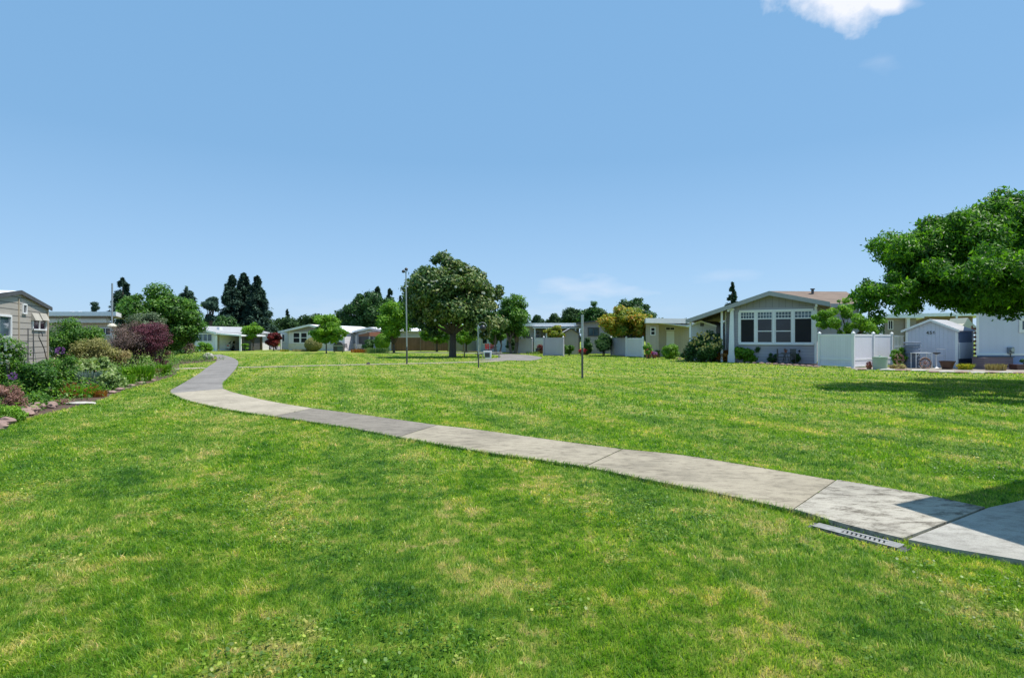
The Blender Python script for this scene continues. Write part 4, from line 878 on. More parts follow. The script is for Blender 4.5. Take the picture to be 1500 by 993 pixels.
# small gabled shed under its carport eave
f = Fac((P(1009.5,0,43.5).x,43.5),(P(1049,0,42).x,42)); t = thing('garden_shed', f.pt(f.L/2,0,-1), 'small pale gabled shed tucked under the carport eave of the lavender grey house', 'shed')
gable(f, t, (-.12, f.uz(1008,478.5)[1]), (f.uz(1028,0)[0], f.uz(1028,471.3)[1]), (f.L+.1, f.uz(1050,478.5)[1]), 0, 0, f.L, 2.2, siding('pale_grey_panel',(.56,.55,.57),1.2,axis(f),.03,.8,.6,False), M['greyroof'], TRIM, .12, .07, .12)
mb = MB(); c = f.uz(1028.5,475.5); f.box(mb, c[0]-.14, c[0]+.14, c[1]-.12, c[1]+.12, 0, .03); mb.build('vent', M['darkgrey'], t)

# --- white fence, gate, white sheds at the right
WV = (.76,.74,.80)
fence(1200, 34.0, 1249.5, 32.0, 1.87, 'tall white vinyl fence section beside the lavender grey house', WV, 2, rail=True)
fence(1250.5, 31.9, 1306.5, 34.6, 1.86, 'tall white vinyl fence section lit by the sun and spotted with tree shade', WV, 3, rail=True)
f = Fac((P(1309.5,0,34.8).x,34.8),(P(1324,0,34.9).x,34.9)); t = thing('picket_gate', f.pt(f.L/2,0,0), 'narrow white picket gate between white fence and white shed', 'gate')
mb = MB()
for k in range(7): u = .05+(f.L-.1)*k/6; f.box(mb, u-.02, u+.02, .1, 1.78, 0, -.03)
mb.build('pickets', M['white'], t); mb = MB(); 
for z in (.25, 1.1, 1.74): f.box(mb, 0, f.L, z, z+.08, .0, .03)
mb.build('rail', M['white'], t)
f = Fac((23.3, 34.3), (24.74, 32.2)); t = SHED = thing('garden_shed', f.pt(f.L/2,0,-1.0), 'white gabled shed carrying three dark numerals and garden ornaments in front', 'shed')
S_SW = siding('white_grooved_boards', (.60,.60,.70), .20, axis(f), .07, .86, .5, False, .03)
zE, zP, zR = f.uz(1321,486.2)[1], f.uz(1363.5,469.2)[1], f.uz(1405,484.2)[1]
gable(f, t, (f.uz(1321,0)[0], zE), (f.uz(1364,0)[0], zP), (f.uz(1405,0)[0]+.05, zR-.04), 0, 0, f.L, 2.1, S_SW, M['greyroof'], M['white'], .12, .06, .12)
for u0, u1 in ((-.015, .11), (f.L-.12, f.L+.015)):
    mb = MB(); f.box(mb, u0, u1, 0, zE-.02, 0, .025); mb.build('corner_trim', M['white'], t)
def number(f, parent, txt, px, py, size, mat, d=.012):
    cu = bpy.data.curves.new('numerals', 'FONT'); cu.body = txt; cu.size = size; cu.extrude = .008; cu.align_x = 'CENTER'; cu.align_y = 'CENTER'; cu.space_character = 1.25; cu.offset = .006
    o = bpy.data.objects.new('numerals_curve', cu); COL.objects.link(o)
    me = bpy.data.meshes.new_from_object(o.evaluated_get(bpy.context.evaluated_depsgraph_get())); bpy.data.objects.remove(o)
    o = bpy.data.objects.new('house_numerals', me); COL.objects.link(o); u, z = f.uz(px, py); p = f.pt(u, z, d)-origin(parent)
    o.location = p; o.rotation_euler = (math.pi/2, 0, math.atan2(f.u.y, f.u.x)); me.materials.clear(); me.materials.append(mat); o.parent = parent; return o
number(f, t, '456', 1363.5, 487.6, .25, M['darkgrey'])
g = Fac((24.74, 32.2), (24.74+.82*2.06, 32.2+.57*2.06))               # its right side wall, half open under the eave
mb = MB(); z1 = zR-.06; z2 = g.uz(1414,501.5)[1]; z3 = g.uz(1414,525)[1]
mb = MB(); g.box(mb, .1, g.L-.02, z2, z1, .005, .02); mb.build('screen', siding('eave_shaded_slats',(.16,.21,.31),.09,axis(g),.15,.7), t)  # dark blue puts the eave's shade into the screen colour
mb = MB(); g.box(mb, .1, g.L-.02, z3, z2, .005, .05); mb.build('lower_panel', siding('white_slats',(.85,.85,.85),.10,axis(g),.08,.85,.5,False,.02), t)
mb = MB(); g.box(mb, .1, g.L-.02, 0, z3, .005, .03); mb.build('skirting', M['darkgrey'], t)
mb = MB(); g.box(mb, g.L-.06, g.L+.03, 0, z1, .05, .09); mb.build('post', M['white'], t)
f = Fac((P(1424,0,35.2).x,35.2),(P(1431,0,35.2).x,35.2)); t = thing('lattice_screen', f.pt(f.L/2,0,0), 'narrow terracotta lattice screen in the gap beside the side porch', 'screen'); mb = MB()
for k in range(9): f.box(mb, 0, f.L+.25, .15+k*.25, .28+k*.25, 0, -.04)
f.box(mb, -.02, .04, 0, 2.4, .02, -.05); mb.build('lattice', M['terracotta'], t)

# --- pale blue-white house at the right edge
f = front(1430.5, 1800, 31.2); t = thing('manufactured_home', f.pt(f.L/2,0,-3), 'blue white house wall with a white belt line and meter at the right edge', 'house')
mb = MB(); zb = f.uz(0,520.5)[1]; f.box(mb, 0, f.L, zb+.12, 3.45, 0, -7); mb.build('wall', siding('blue_white_panels',(.59,.61,.73),.40,(1,0,0),.02,.93,.5,False,.03), t)
mb = MB(); f.box(mb, .02, f.L, 0, zb, -.03, -7); mb.build('skirting', siding('blue_skirting',(.24,.32,.54),.2,(1,0,0),.06,.85,.5,False,.04), t)
mb = MB(); f.box(mb, -.02, f.L, zb, zb+.12, .035, -.04); mb.build('belt_rail', M['white'], t)
mb = MB(); f.box(mb, -.015, .11, zb+.12, 3.45, 0, .03); mb.build('corner_trim', M['white'], t)
window(f, t, 1496.5, 470, 1530, 482.8, 2, 1, .16, 'glassb')
mb = MB(); f.box(mb, -.4, f.L+.3, 3.45, 3.62, .45, -7.3); mb.build('roof', M['whiteroof'], t)
mb = MB(); u, z = f.uz(1479, 514); f.box(mb, u-.15, u+.15, z-.14, z+.2, 0, .12); mt = mb.build('meter_box', plain('meter_grey',(.20,.23,.27),.5,.2), t)
mb = MB(); c = f.pt(u, z+.06, .12); mb.tube([c, c+f.n*.1], .10, 14); mb.build('meter_dial', M['galv'], mt)
mb = MB(); mb.tube([f.pt(u,z-.14,.06), f.pt(u,.55,.06), f.pt(u-.2,.25,.06), f.pt(u-.28,0,.06)], .022, 7); mb.build('conduit', M['darkgrey'], mt)

# --- roofs behind the white shed
f = front(1296, 1342, 46); t = thing('mobile_home', f.pt(f.L/2,0,-2), 'brown grey house block rising behind the picket gate and white shed', 'house')
S_BR = siding('brown_grey_stucco', (.30,.25,.22), .9, (0,0,1), .02, .85)
mb = MB(); f.box(mb, 0, f.L, 0, f.uz(0,466)[1], 0, -8); mb.build('wall', S_BR, t)
mb = MB(); z = f.uz(0,466)[1]; f.box(mb, -.3, f.L+.3, z, z+.3, .5, -8.3); mb.build('roof', M['whiteroof'], t)
mb = MB(); u = f.uz(1327,0)[0]; f.box(mb, u-.12, u+.12, 0, z, .3, .1); mb.build('post', M['white'], t); window(f, t, 1301, 470, 1307, 482, 2, 1, .05)
f = front(1338, 1425, 52); t = thing('mobile_home', f.pt(f.L/2,0,-2), 'low reddish brown house with stepped white roofs behind the white shed', 'house')
mb = MB(); f.box(mb, 0, f.L, 0, f.uz(0,464)[1], 0, -8); mb.build('wall', siding('brick_brown_boards',(.25,.17,.13),.3,(0,0,1),.08,.7), t)
mb = MB(); z = f.uz(0,464.5)[1]; mb.hexa([f.pt(-.4,z,1.2),f.pt(f.L+.6,z+.1,1.2),f.pt(f.L+.6,z+.1,-8),f.pt(-.4,z,-8)],[f.pt(-.4,z+.28,1.2),f.pt(f.L+.6,z+.38,1.2),f.pt(f.L+.6,z+.55,-8),f.pt(-.4,z+.45,-8)]); mb.build('roof', M['whiteroof'], t)
mb = MB(); f.pbox(mb, 1392, 457.5, 1428, 461.5, -1, -6); f.pbox(mb, 1384, 462, 1386, 472, 1.25, 1.35); mb.build('upper_roof', M['whiteroof'], t)
t = thing('canvas_awning', P(1417,0,40).xy.to_3d(), 'cream curved awning behind the grey shed roof', 'awning'); mb = MB()
a = P(1407,478,40); pts = [P(1407,479,40),P(1413,474,40),P(1418,465.5,40),P(1423,472,40),P(1430,478,40)]
mb.prism([*pts, P(1430,482,40), P(1407,482,40)], (0,1.6,0)); mb.build('canvas', M['awning'], t)
for px in (1408, 1429): q = P(px,481,40.2); m2 = MB(); m2.tube([(q.x,q.y,0),tuple(q)], .04, 6); m2.build('post', M['white'], t)

# --- roof of the building just outside the frame whose shadow crosses the path
e = Vector((5.06, 5.60)); d1 = Vector((.895,.446)).normalized(); d2 = Vector((.25,-.97)).normalized()
q = [e, e+d2*4.5, e+d2*4.5+d1*5, e+d1*5]; t = thing('carport', (e.x+2, e.y, 0), 'white post carport beside the path just past the right edge', 'carport')
mb = MB(); mb.prism([(p.x, p.y, 3.42) for p in q], (0,0,.12)); mb.build('roof', M['whiteroof'], t)
for k in ((.75,.6),(.75,3.9),(4.5,.6),(4.5,3.9)):
    c = e+d1*k[0]+d2*k[1]; mb = MB(); mb.box(c.x-.06, c.x+.06, c.y-.06, c.y+.06, 0, 3.42); mb.build('post', M['white'], t)

# ------------------------------------------------------------------ trees
tree('shade_tree', 1600, 19, [(1264,1400,352,455),(1335,1470,308,430),(1410,1520,288,420),(1252,1330,405,456,-.5),(1320,1450,400,458),(1440,1600,330,466),(1500,1760,296,462),(1390,1560,370,458,-1.6),(1400,1600,360,450,-3.2),(1253,1325,414,468,-.8),(1258,1322,372,440,-.4),(1400,1540,283,390,.5),(1300,1490,322,452,.6),(1326,1440,305,390,.3),(1500,1700,330,455,-3.9),(1400,1600,360,460,2.5),(1250,1348,405,462),(1296,1402,395,460,.4),(1378,1470,400,464,.3),(1262,1340,352,420)],
     'large bright green tree hanging over the shaded lawn at the right edge', 'ash', 200000, .165, .2, 'bark', 3, 420, .29, 1.9, droop=.35, aspect=.36)
tree('magnolia_tree', 663, 51, [(602,728,390,482),(614,676,369,430),(655,712,377,430),(591,634,389,440),(696,738,404,458),(598,650,436,494),(676,736,440,500),(588,622,430,486),(640,700,440,484)],
     'biggest dark glossy round crowned tree standing alone mid lawn', 'magnolia', 56000, .33, .32, 'barkd', 5, 190, .28, 2.0)
flowers_on(bpy.data.objects['magnolia_tree'], [(600,725,380,480)], 50, 'whitef', 14, .13, 99)
tree('multi_trunk_tree', 753, 62, [(730,774,430,490),(736,774,440,500),(722,752,446,498)], 'leafy medium tree with twisted grey trunks right of the big dark tree', 'mid', 15000, .28, .16, 'bark', 6, 60, .38, 1.2, stems=3)
tree('pale_trunk_tree', 729, 60, [(714,742,462,506),(718,736,450,480)], 'small tree with pale double trunk under the edge of the big dark crown', 'mid', 6500, .26, .10, 'bark', 7, 30, .4, .9, stems=2)
tree('lime_tree', 577, 66, [(553,600,448,496),(562,612,440,480),(556,585,470,500)], 'lime green tree left of the tall thin pole', 'lime', 14000, .27, .14, 'barkd', 8, 56, .36, 1.0)
tree('lime_tree', 640, 72, [(612,664,478,502),(622,650,472,496)], 'lime green low tree seen under the big dark crown, before the brown fence', 'lime', 8000, .27, .12, 'barkd', 9, 36, .4, 1.0)
tree('lime_tree', 683, 70, [(664,704,476,500),(668,696,482,502)], 'lime green low tree seen under the big dark crown, before the grey fence', 'lime', 6500, .27, .12, 'barkd', 10, 30, .4, 1.0)
tree('lawn_tree', 478, 1360/21.0, [(452,506,474,500),(460,500,460,490),(448,475,482,498),(484,512,480,498)], 'small round green tree with thin straight trunk standing on the far lawn', 'lime', 15000, .22, .075, 'bark', 11, 56, .34, 1.75)
tree('lime_tree', 371, 79, [(356,384,476,496),(360,378,472,488),(354,372,484,499)], 'bright lime tree between the carport house and the maroon tree', 'lime', 7000, .26, .1, 'barkd', 12, 34, .38, 1.0)
tree('maroon_maple', 401, 78, [(391,411,490,506),(394,409,487,500)], 'small maroon leaved maple beside the two windowed white house', 'red', 5000, .22, .07, 'barkd', 13, 24, .42, .7)
tree('broadleaf_tree', 232, 44, [(190,262,420,490),(215,284,436,500),(178,225,426,470),(210,270,460,515),(235,292,450,505)], 'wide mid green tree behind the purple smoke bush', 'mid', 42000, .24, .26, 'barkd', 14, 120, .34, 1.2)
tree('olive_tree', 205, 38, [(186,240,456,482),(192,232,462,490)], 'dusty grey green tree crown above the mauve smoke bush', 'olive', 6000, .13, .08, 'bark', 15, 30, .42, 1.2)
tree('yellowing_tree', 915, 53.5, [(880,958,456,492),(895,945,448,480),(878,915,460,490),(925,960,458,490)], 'yellow and orange tinged round tree above the grey fence panels', 'yellow', 20000, .27, .14, 'bark', 16, 70, .36, 1.3)
tree('fruit_tree', 1244, 35.6, [(1190,1290,458,484),(1204,1252,442,476),(1222,1250,434,462),(1184,1216,460,480),(1256,1300,464,490),(1200,1280,470,492)], 'light yellow green bushy tree rising behind the white vinyl fence', 'lime', 11000, .18, .08, 'barkd', 17, 60, .27, 1.1, stems=2, droop=.4, aspect=.35)
tree('oak_tree', 932, 90, [(906,960,440,480),(915,950,437,460)], 'dark rounded tree top behind the yellowing tree', 'deep', 9000, .42, .3, 'barkd', 18, 40, .35, 2.2)
# far trees
g = 'redwoods beyond the far houses'
conifer('redwood_tree', 340, 130, 404, 34, 'tall blue green redwood, left one of three behind the carport', 'redwood', 17000, 21, .05, .8, group=g)
conifer('redwood_tree', 357, 133, 401, 34, 'tall blue green redwood, middle and tallest of three behind the carport', 'redwood', 17000, 22, .05, .8, group=g)
conifer('redwood_tree', 377, 130, 405, 34, 'tall blue green redwood, right one of three behind the carport', 'redwood', 17000, 23, .05, .8, group=g)
conifer('pine_tree', 274, 115, 419, 40, 'lone dark pine with open branches right of the wide mid green tree', 'redwood', 5500, 24, .1, .75)
conifer('pine_tree', 180, 90, 408, 36, 'dark pine rising left of the wide mid green tree', 'redwood', 6500, 25, .1, .6)
conifer('spruce_tree', 421, 150, 453, 12, 'small far pointed spruce above the distant dark wood', 'conifer', 2500, 26, .05, .6)
conifer('spruce_tree', 1072.5, 95, 414, 22, 'lone slim spruce above the roof of the lavender grey house', 'conifer', 6500, 27, .08, .45)
conifer('cypress_tree', 553, 140, 421, 24, 'dark pointed cypress at the right of the big dark wood', 'conifer', 5000, 28, .05, .8)
conifer('cypress_tree', 571, 142, 424, 22, 'dark pointed cypress nearest the lime tree by the tall pole', 'conifer', 5000, 29, .05, .8)
conifer('cypress_tree', 586, 150, 434, 12, 'slim dark cypress tip just left of the tall pole', 'conifer', 2500, 30, .05, .7)
tree('palm_like_tree', 311, 100, [(297,324,436,452),(303,318,440,475)], 'dark spiky palm like tree between pine and redwoods', 'redwood', 5000, .6, .25, 'barkd', 31, 26, .4, 3.5)
tree('oak_tree', 322, 105, [(292,342,464,492),(305,350,470,500),(270,310,468,500)], 'dark green rounded tree behind the roof of the carport house', 'deep', 14000, .5, .3, 'barkd', 32, 50, .38, 1.8)
tree('oak_tree', 520, 110, [(501,545,440,490),(515,560,428,485),(535,582,434,490),(500,530,450,480)], 'big dark rounded tree behind the porch house', 'deep', 22000, .55, .4, 'barkd', 33, 80, .36, 2.5)
tree('oak_tree', 868, 105, [(850,884,448,480),(858,878,442,465)], 'dark uneven tree just left of the yellowing tree', 'deep', 8000, .5, .3, 'barkd', 34, 34, .42, 2.0)
tree('oak_tree', 838, 115, [(822,856,453,480),(826,846,451,470)], 'dark green flat topped tree behind the porch house roof edge', 'far', 7000, .5, .3, 'barkd', 35, 34, .42, 2.0)
tree('oak_tree', 810, 120, [(800,826,463,482)], 'low dark far tree above the white porch roof', 'far', 3500, .5, .3, 'barkd', 36, 20, .42, 2.0)
tree('oak_tree', 786, 112, [(778,795,462,480),(782,791,458,470)], 'small dark far tree at the left end of the white porch roof', 'conifer', 3000, .5, .25, 'barkd', 37, 18, .42, 2.0)
tree('palm_tree', 137.5, 90, [(133,143,441,456)], 'tiny far palm tuft above the long flat white roof', 'redwood', 900, .5, .15, 'bark', 38, 10, .5, 4.0, droop=.8, aspect=.2)
# the distant wood as one mass
def wood(name, spans, Y, label, mat, per, size, seed):
    rg = random.Random(seed); bl = []
    for x0, x1, y in spans:
        x = x0
        while x < x1:
            w = rg.uniform(10, 20); top = y+rg.uniform(-3.5, 3.5); yy = Y+rg.uniform(-12, 12)
            c = P(x, top, yy); hz = c.z; bl.append(((c.x, yy, hz*.52), (w/F*yy*.9, w/F*yy*.8, hz*.5))); x += w*.62
    o, _ = crown(name, bl, per*len(bl), size, LM[mat], None, seed, len(bl)*12, .38)
    return tag(o, label, 'wood', kind='stuff')
wood('woodland', [(110,330,472),(330,400,460),(392,450,462),(440,510,457),(495,600,459)], 150, 'distant dark wood closing the lawn behind the far left houses', 'far', 620, .85, 41)
wood('woodland', [(590,780,474),(775,905,472),(900,1330,470)], 160, 'distant low dark treetops behind the roofs right of the big tree', 'far', 420, .85, 42)

# ------------------------------------------------------------------ left flower garden
shrub('round_bush', [(72,142,469,530),(78,136,480,545)], 26.5, 'large clipped dark green bush beside the grey clapboard house', 'mid', 16000, .10, 51, clumps=70, cr=.3)
shrub('smoke_bush', [(190,246,471,522),(184,232,476,516),(214,250,486,538)], 30, 'dark purple smoke bush left of the wide green tree', 'purple', 22000, .07, 52, clumps=90, cr=.3)
shrub('smoke_bush', [(156,208,474,518),(162,222,484,534),(186,214,472,505)], 29.6, 'faded mauve grey smoke bush merging into the purple one', 'mauve', 16000, .06, 53, clumps=50, cr=.38)
shrub('golden_shrub', [(108,166,497,536),(118,150,492,520)], 25, 'golden olive fluffy shrub before the round green bush', 'gold', 9000, .08, 54, clumps=40, cr=.4)
shrub('dry_seed_heads', [(160,188,512,536)], 26, 'dry brown seed heads below the mauve smoke bush', 'straw', 1800, .07, 55, clumps=14)
shrub('white_rose_bush', [(-30,26,492,560),(-10,30,520,570)], 15.0, 'leafy rose bush with pale blooms in front of the clapboard house window', 'mid', 9000, .07, 56, clumps=40, cr=.4)
flowers_on(bpy.data.objects['white_rose_bush'], [(-6,28,492,545)], 15.0, 'whitef', 60, .05, 57)
shrub('leafy_shrub', [(22,88,536,596),(34,80,527,580)], 15.2, 'dense green leafy shrub in the middle of the flower bed', 'mid', 15000, .075, 58, clumps=55, cr=.34)
shrub('leafy_shrub', [(68,112,520,566),(60,100,535,575)], 18.5, 'feathery mid green shrub right of the clapboard wall corner', 'mid', 8000, .07, 59, clumps=34, cr=.38)
shrub('sedum', [(-14,26,560,612),(4,38,574,606)], 12.4, 'pinkish brown sedum mound at the left edge of the bed', 'pink', 5500, .045, 60, clumps=30, cr=.4)
shrub('ground_cover_plant', [(-10,34,594,622)], 11.2, 'low bright green ground cover beside the pink stones', 'lime', 3500, .04, 61, clumps=24)
shrub('low_shrub', [(28,74,578,606)], 13.6, 'low mixed green and red edging plant behind the pink stones', 'mid', 3500, .05, 62, clumps=24)
blades('allium', 89, 0, 19.0, 12, 511, 'tall purple flowered stalks in front of the round bush', 'mid', 26, 63, .02, .5, cat='flower'); flowers_on(bpy.data.objects['allium'], [(81,97,509,518)], 19.0, 'violet', 34, .035, 64)
blades('allium', 21, 0, 13.2, 12, 548, 'purple flowered stalks beside the pale rose bush', 'mid', 20, 65, .012, .5, cat='flower'); flowers_on(bpy.data.objects['allium.001'], [(13,28,545,556)], 13.1, 'violet', 26, .025, 66)
blades('daylily', 118, 0, 16.0, 66, 560, 'yellow green daylily clump with orange tips at the bed edge', 'lime', 420, 67, .018, .75, cat='plant')
flowers_on(bpy.data.objects['daylily'], [(88,150,560,580)], 15.8, 'orange', 60, .035, 68)
blades('orange_grass', 146, 0, 16.0, 26, 568, 'orange tinted grassy tuft beside the yellow green daylilies', 'orange', 160, 69, .015, .7)
shrub('red_flowers', [(84,103,561,574)], 17.0, 'patch of small red flowers behind the yellow green daylilies', 'mid', 1200, .05, 70, cat='flower', clumps=12); flowers_on(bpy.data.objects['red_flowers'], [(84,103,560,572)], 16.9, 'redf', 70, .04, 71)
shrub('broad_leaf_plant', [(100,172,528,556),(112,160,524,545)], 21.5, 'pale green broad leaved plants in the middle of the flower bed', 'pale', 3600, .17, 72, 'plant', clumps=40, cr=.36)
blades('lavender', 132, 0, 19.0, 52, 537, 'blue grey lavender mound before the broad pale leaves', 'silver', 520, 73, .014, .6)
shrub('variegated_plant', [(148,186,548,580),(155,178,542,565)], 18.5, 'cream edged leafy plant left of the bright green daylilies', 'pale', 2000, .13, 74, 'plant', clumps=26)
blades('daylily', 200, 0, 22.0, 56, 530, 'bright green upright daylily clump under the purple smoke bush', 'lime', 560, 75, .035, .75, lean=.6)
blades('daylily', 183, 0, 20.2, 34, 545, 'second bright green daylily clump beside the cream edged plant', 'lime', 320, 76, .032, .7)
blades('yellow_tuft', 212, 0, 22.4, 28, 548, 'yellowing low tuft between the daylilies and ornamental grass', 'yellow', 200, 77, .022, .7)
blades('ornamental_grass', 240, 0, 25.6, 28, 530, 'upright yellow green ornamental grass at the far tip of the bed', 'lime', 300, 78, .028, .6)
blades('ornamental_grass', 226, 0, 25.2, 26, 536, 'soft olive ornamental grass next to the bed tip', 'gold', 300, 79, .022, .6)
shrub('dry_mound', [(72,102,586,606)], 14.2, 'round tan fuzzy mound beside the white flat stone', 'pink', 3000, .035, 80, clumps=18, cr=.45)
blades('bed_greens', 55, 0, 24.0, 70, 530, 'blue green iris leaves below the clapboard house wall', 'silver', 380, 81, .035, .9, lean=.2, cat='plant')
blades('bed_greens', 20, 0, 18.0, 60, 534, 'tall green leafy stems beneath the sliding window', 'mid', 420, 82, .03, .9, lean=.3, cat='plant')
# loose low greenery filling the bed
def bedfill(seed, n, mat, label, hk, sz, thr):
    rg = np.random.default_rng(seed); x = rg.uniform(-31, -6, n); y = rg.uniform(9.5, 44, n); ok = inside(x, y, BEDS[0])
    q = np.array([(p.x, p.y) for p in bp]); 
    dmin = np.min(np.hypot(x[:,None]-q[None,:,0], y[:,None]-q[None,:,1]), 1); ok &= (dmin > .35)
    cl = np.sin(x*2.3+seed+np.sin(y*1.9))*np.sin(y*1.7+np.sin(x*2.1+seed)); ok &= rg.uniform(0,1,n) < thr+.45*cl
    x, y, cl, dmin = x[ok], y[ok], cl[ok], dmin[ok]; k = 5; x = np.repeat(x,k)+rg.normal(size=len(x)*k)*.12; y = np.repeat(y,k)+rg.normal(size=len(y)*k)*.12; cl = np.repeat(cl,k); dm = np.repeat(dmin,k)
    n = len(x); z = rg.uniform(.03, 1, n)*hk*(.12+.22*np.clip(cl+.5,0,1.4))*np.clip(dm, .3, 1.6)
    c = np.stack([x,y,z],1); nrm = unit(np.array([0,0,.8])+rg.normal(size=(n,3))*.6); ax = unit(np.cross(nrm, rdir(rg,n))); sd_ = unit(np.cross(ax,nrm))
    ln = sz*rg.uniform(.5,1.4,n); o = leafquads('ground_cover', c, ax, sd_, ln, ln*.5, .5+cl*.15+rg.normal(size=n)*.2, LM[mat], None)
    tag(o, label, 'ground cover', kind='stuff')
bedfill(90, 26000, 'mid', 'loose low greenery between the larger plants of the flower bed', 1.2, .10, .6)
bedfill(91, 13000, 'pale', 'pale green filler foliage scattered through the flower bed', 1.7, .085, .3)
bedfill(92, 8000, 'pink', 'pinkish brown seed heads scattered through the flower bed', 1.9, .055, .1)
bedfill(93, 9000, 'lime', 'bright yellow green sprouts scattered through the flower bed', 1.5, .08, .2)
def rock(px, py, w, h, d, label, mat, seed, group=None, name='edging_stone', amp=.16, grow=0):
    g = Gd(px, py); t = MB().blob((g.x, g.y, h*.38), (w/2, d/2, h*.62), seed, amp).build(name, M[mat], smooth=False); me = t.data
    for v in me.vertices: v.co.x -= g.x; v.co.y -= g.y
    t.location = (g.x, g.y, 0); return tag(t, label, 'stone', group)
rg = random.Random(5); EG = 'rough pink stones edging the flower bed'
for i, (px, py, w) in enumerate([(-8,632,.42),(6,624,.40),(20,617,.38),(33,611,.46),(44,606,.40),(54,601,.40),(64,597,.36),(74,600,.30)]):
    rock(px, py-2, w, .15, .28, 'rough pink grey stone on the front edge of the flower bed', 'stone', i+1, EG)
for i, (px, py) in enumerate([(163,577),(176,572.5),(192,567),(208,563),(222,559)]):
    rock(px, py-1, .3, .08, .2, 'small flat brown stone on the far edge of the flower bed', 'stone', i+20, 'small flat stones on the far bed edge')
g = Gd(119, 592.5); mb = MB(); mb.blob((g.x,g.y,.03), (.34,.11,.04), 31, .16); t = mb.build('flat_stone', M['palestone']); tag(t, 'long flat white stone lying where the bed meets the lawn', 'stone')
a, b = P(86,562.5,19.5), P(122,555,20.3); mb = MB(); mb.prism([a, b, b+Vector((0,0,.06)), a+Vector((0,0,.06))], (0,.10,0))
t = thing('garden_edging_board', ((a.x+b.x)/2, a.y, 0), 'pale weathered board propped among the flower bed plants', 'board'); mb.build('board', M['palestone'], t)
for p in (a.lerp(b,.1), a.lerp(b,.9)): mb = MB(); mb.tube([(p.x,p.y+.05,0),(p.x,p.y+.05,p.z)], .025, 6); mb.build('stake', M['wood'], t)
# shrubs by the carport house
shrub('rose_shrub', [(254,283,496,520),(262,282,492,510)], 62, 'pinkish dry shrub at the left corner of the carport house', 'mauve', 3000, .17, 95, clumps=22)
shrub('dark_shrub', [(250,268,500,521)], 58, 'dark low shrub at the end of the cross path', 'deep', 2500, .16, 96, clumps=16)
shrub('round_shrub', [(274,292,503,517)], 70, 'dark green shrub under the carport house windows', 'mid', 2500, .18, 97, clumps=16)
shrub('gold_shrub', [(290,310,502,516)], 72, 'yellow green shrub at the right end of the carport house windows', 'lime', 2500, .18, 98, clumps=16)
shrub('gold_shrub', [(354,363,502,513)], 76, 'small yellow green shrub beside the carport post', 'lime', 900, .16, 99, clumps=10)
shrub('round_shrub', [(363,376,498,511)], 83, 'pale pinkish shrub under the bright lime tree', 'mauve', 1200, .2, 100, clumps=10)
def ballbush(px, Y, x0, x1, y0, y1, label, mat, n, size, seed):
    c, r = pxblob(x0, x1, y0, y1, Y); root = thing('ball_bush', (c[0],c[1],0), label, 'shrub'); rg = np.random.default_rng(seed)
    d = rdir(rg, n); p = np.array(c)+d*np.array(r)*rg.uniform(.9, 1.03, (n,1)); p[:,2] = np.maximum(p[:,2], .05)
    nrm = unit(d+rg.normal(size=(n,3))*.45); ax = unit(np.cross(nrm, rdir(rg,n))); sd_ = unit(np.cross(ax,nrm)); ln = size*rg.uniform(.6,1.3,n)
    leafquads('foliage', p, ax, sd_, ln, ln*.6, .5+rg.normal(size=n)*.2, LM[mat], root)
    MB().tube([(c[0],c[1],0),(c[0],c[1],c[2])], .06, 6).build('stem', M['barkd'], root)
ballbush(459, 74, 446.5, 471.5, 494.5, 515, 'clipped olive green ball bush in front of the two windowed white house', 'gold', 9000, .13, 101)
ballbush(560, 72, 549, 571, 488.5, 514, 'clipped bright green ball bush left of the brown wooden fence', 'lime', 8000, .14, 102)
shrub('dark_shrub', [(530,550,496,513)], 74, 'dark shrub before the porch of the blue grey house', 'deep', 2500, .2, 103, clumps=16)
blades('border_plants', 528, 0, 68, 30, 509.5, 'orange and brown border plants at the lawn edge before the porch house', 'orange', 260, 104, .06, .9, lean=.3)
blades('border_plants', 552, 0, 68, 40, 507.5, 'grey green border plants under the clipped bright green ball', 'pale', 420, 105, .06, .9, lean=.3)
blades('yellow_tuft', 417, 0, 74, 14, 510.5, 'low yellow tuft at the corner of the two windowed white house', 'yellow', 120, 106, .05, .9)
blades('straw_grass', 440, 0, 74, 26, 510, 'thin dry grass along the cream skirting of the white house', 'straw', 200, 107, .04, .95, lean=.2)
# right side plantings
shrub('hedge_shrub', [(741,758,498,515)], 64, 'dark shrub at the foot of the twisted grey trunks', 'deep', 2600, .2, 110, clumps=16)
shrub('planter_tree', [(798,828,480,497),(806,822,477,490)], 60, 'yellow green bush rising behind the grey fence panel by the porch', 'yellow', 5200, .2, 111, clumps=26)
shrub('round_shrub', [(826.5,840,503,519)], 55, 'small round green shrub at the right end of the fence panel by the porch', 'mid', 2800, .14, 112, clumps=16)
shrub('tall_shrub', [(853,868,494,519)], 58, 'dark flowering shrub right of the narrow tan shed', 'deep', 2800, .17, 113, clumps=16)
shrub('tall_shrub', [(872,897,489,518),(876,892,487,505)], 56, 'tall dark green shrub left of the shaded fence panel', 'deep', 6500, .18, 114, clumps=32)
flowers_on(bpy.data.objects['tall_shrub.001'], [(874,894,490,512)], 55.2, 'pale', 60, .12, 115)
pot('flower_bowl', 856, 519.6, .55, .28, 'wide terracotta bowl of red flowers behind the galvanised pole', 'terracotta', 'redf', 500, .14, 116, .35)
blades('border_plants', 781, 0, 62, 22, 514, 'low pale border plants in front of the porch of the long grey house', 'pale', 200, 117, .06, .9, lean=.3)
pot('red_shrub_pot', 792, 517.8, .35, .4, 'brown pot with reddish plant left of the taller fence panel', 'brownpot', 'red', 500, .14, 118, .55)
shrub('potted_greens', [(944,956,502,520)], 47, 'bright green tuft behind the pink flower pots', 'lime', 1800, .14, 119, clumps=12)
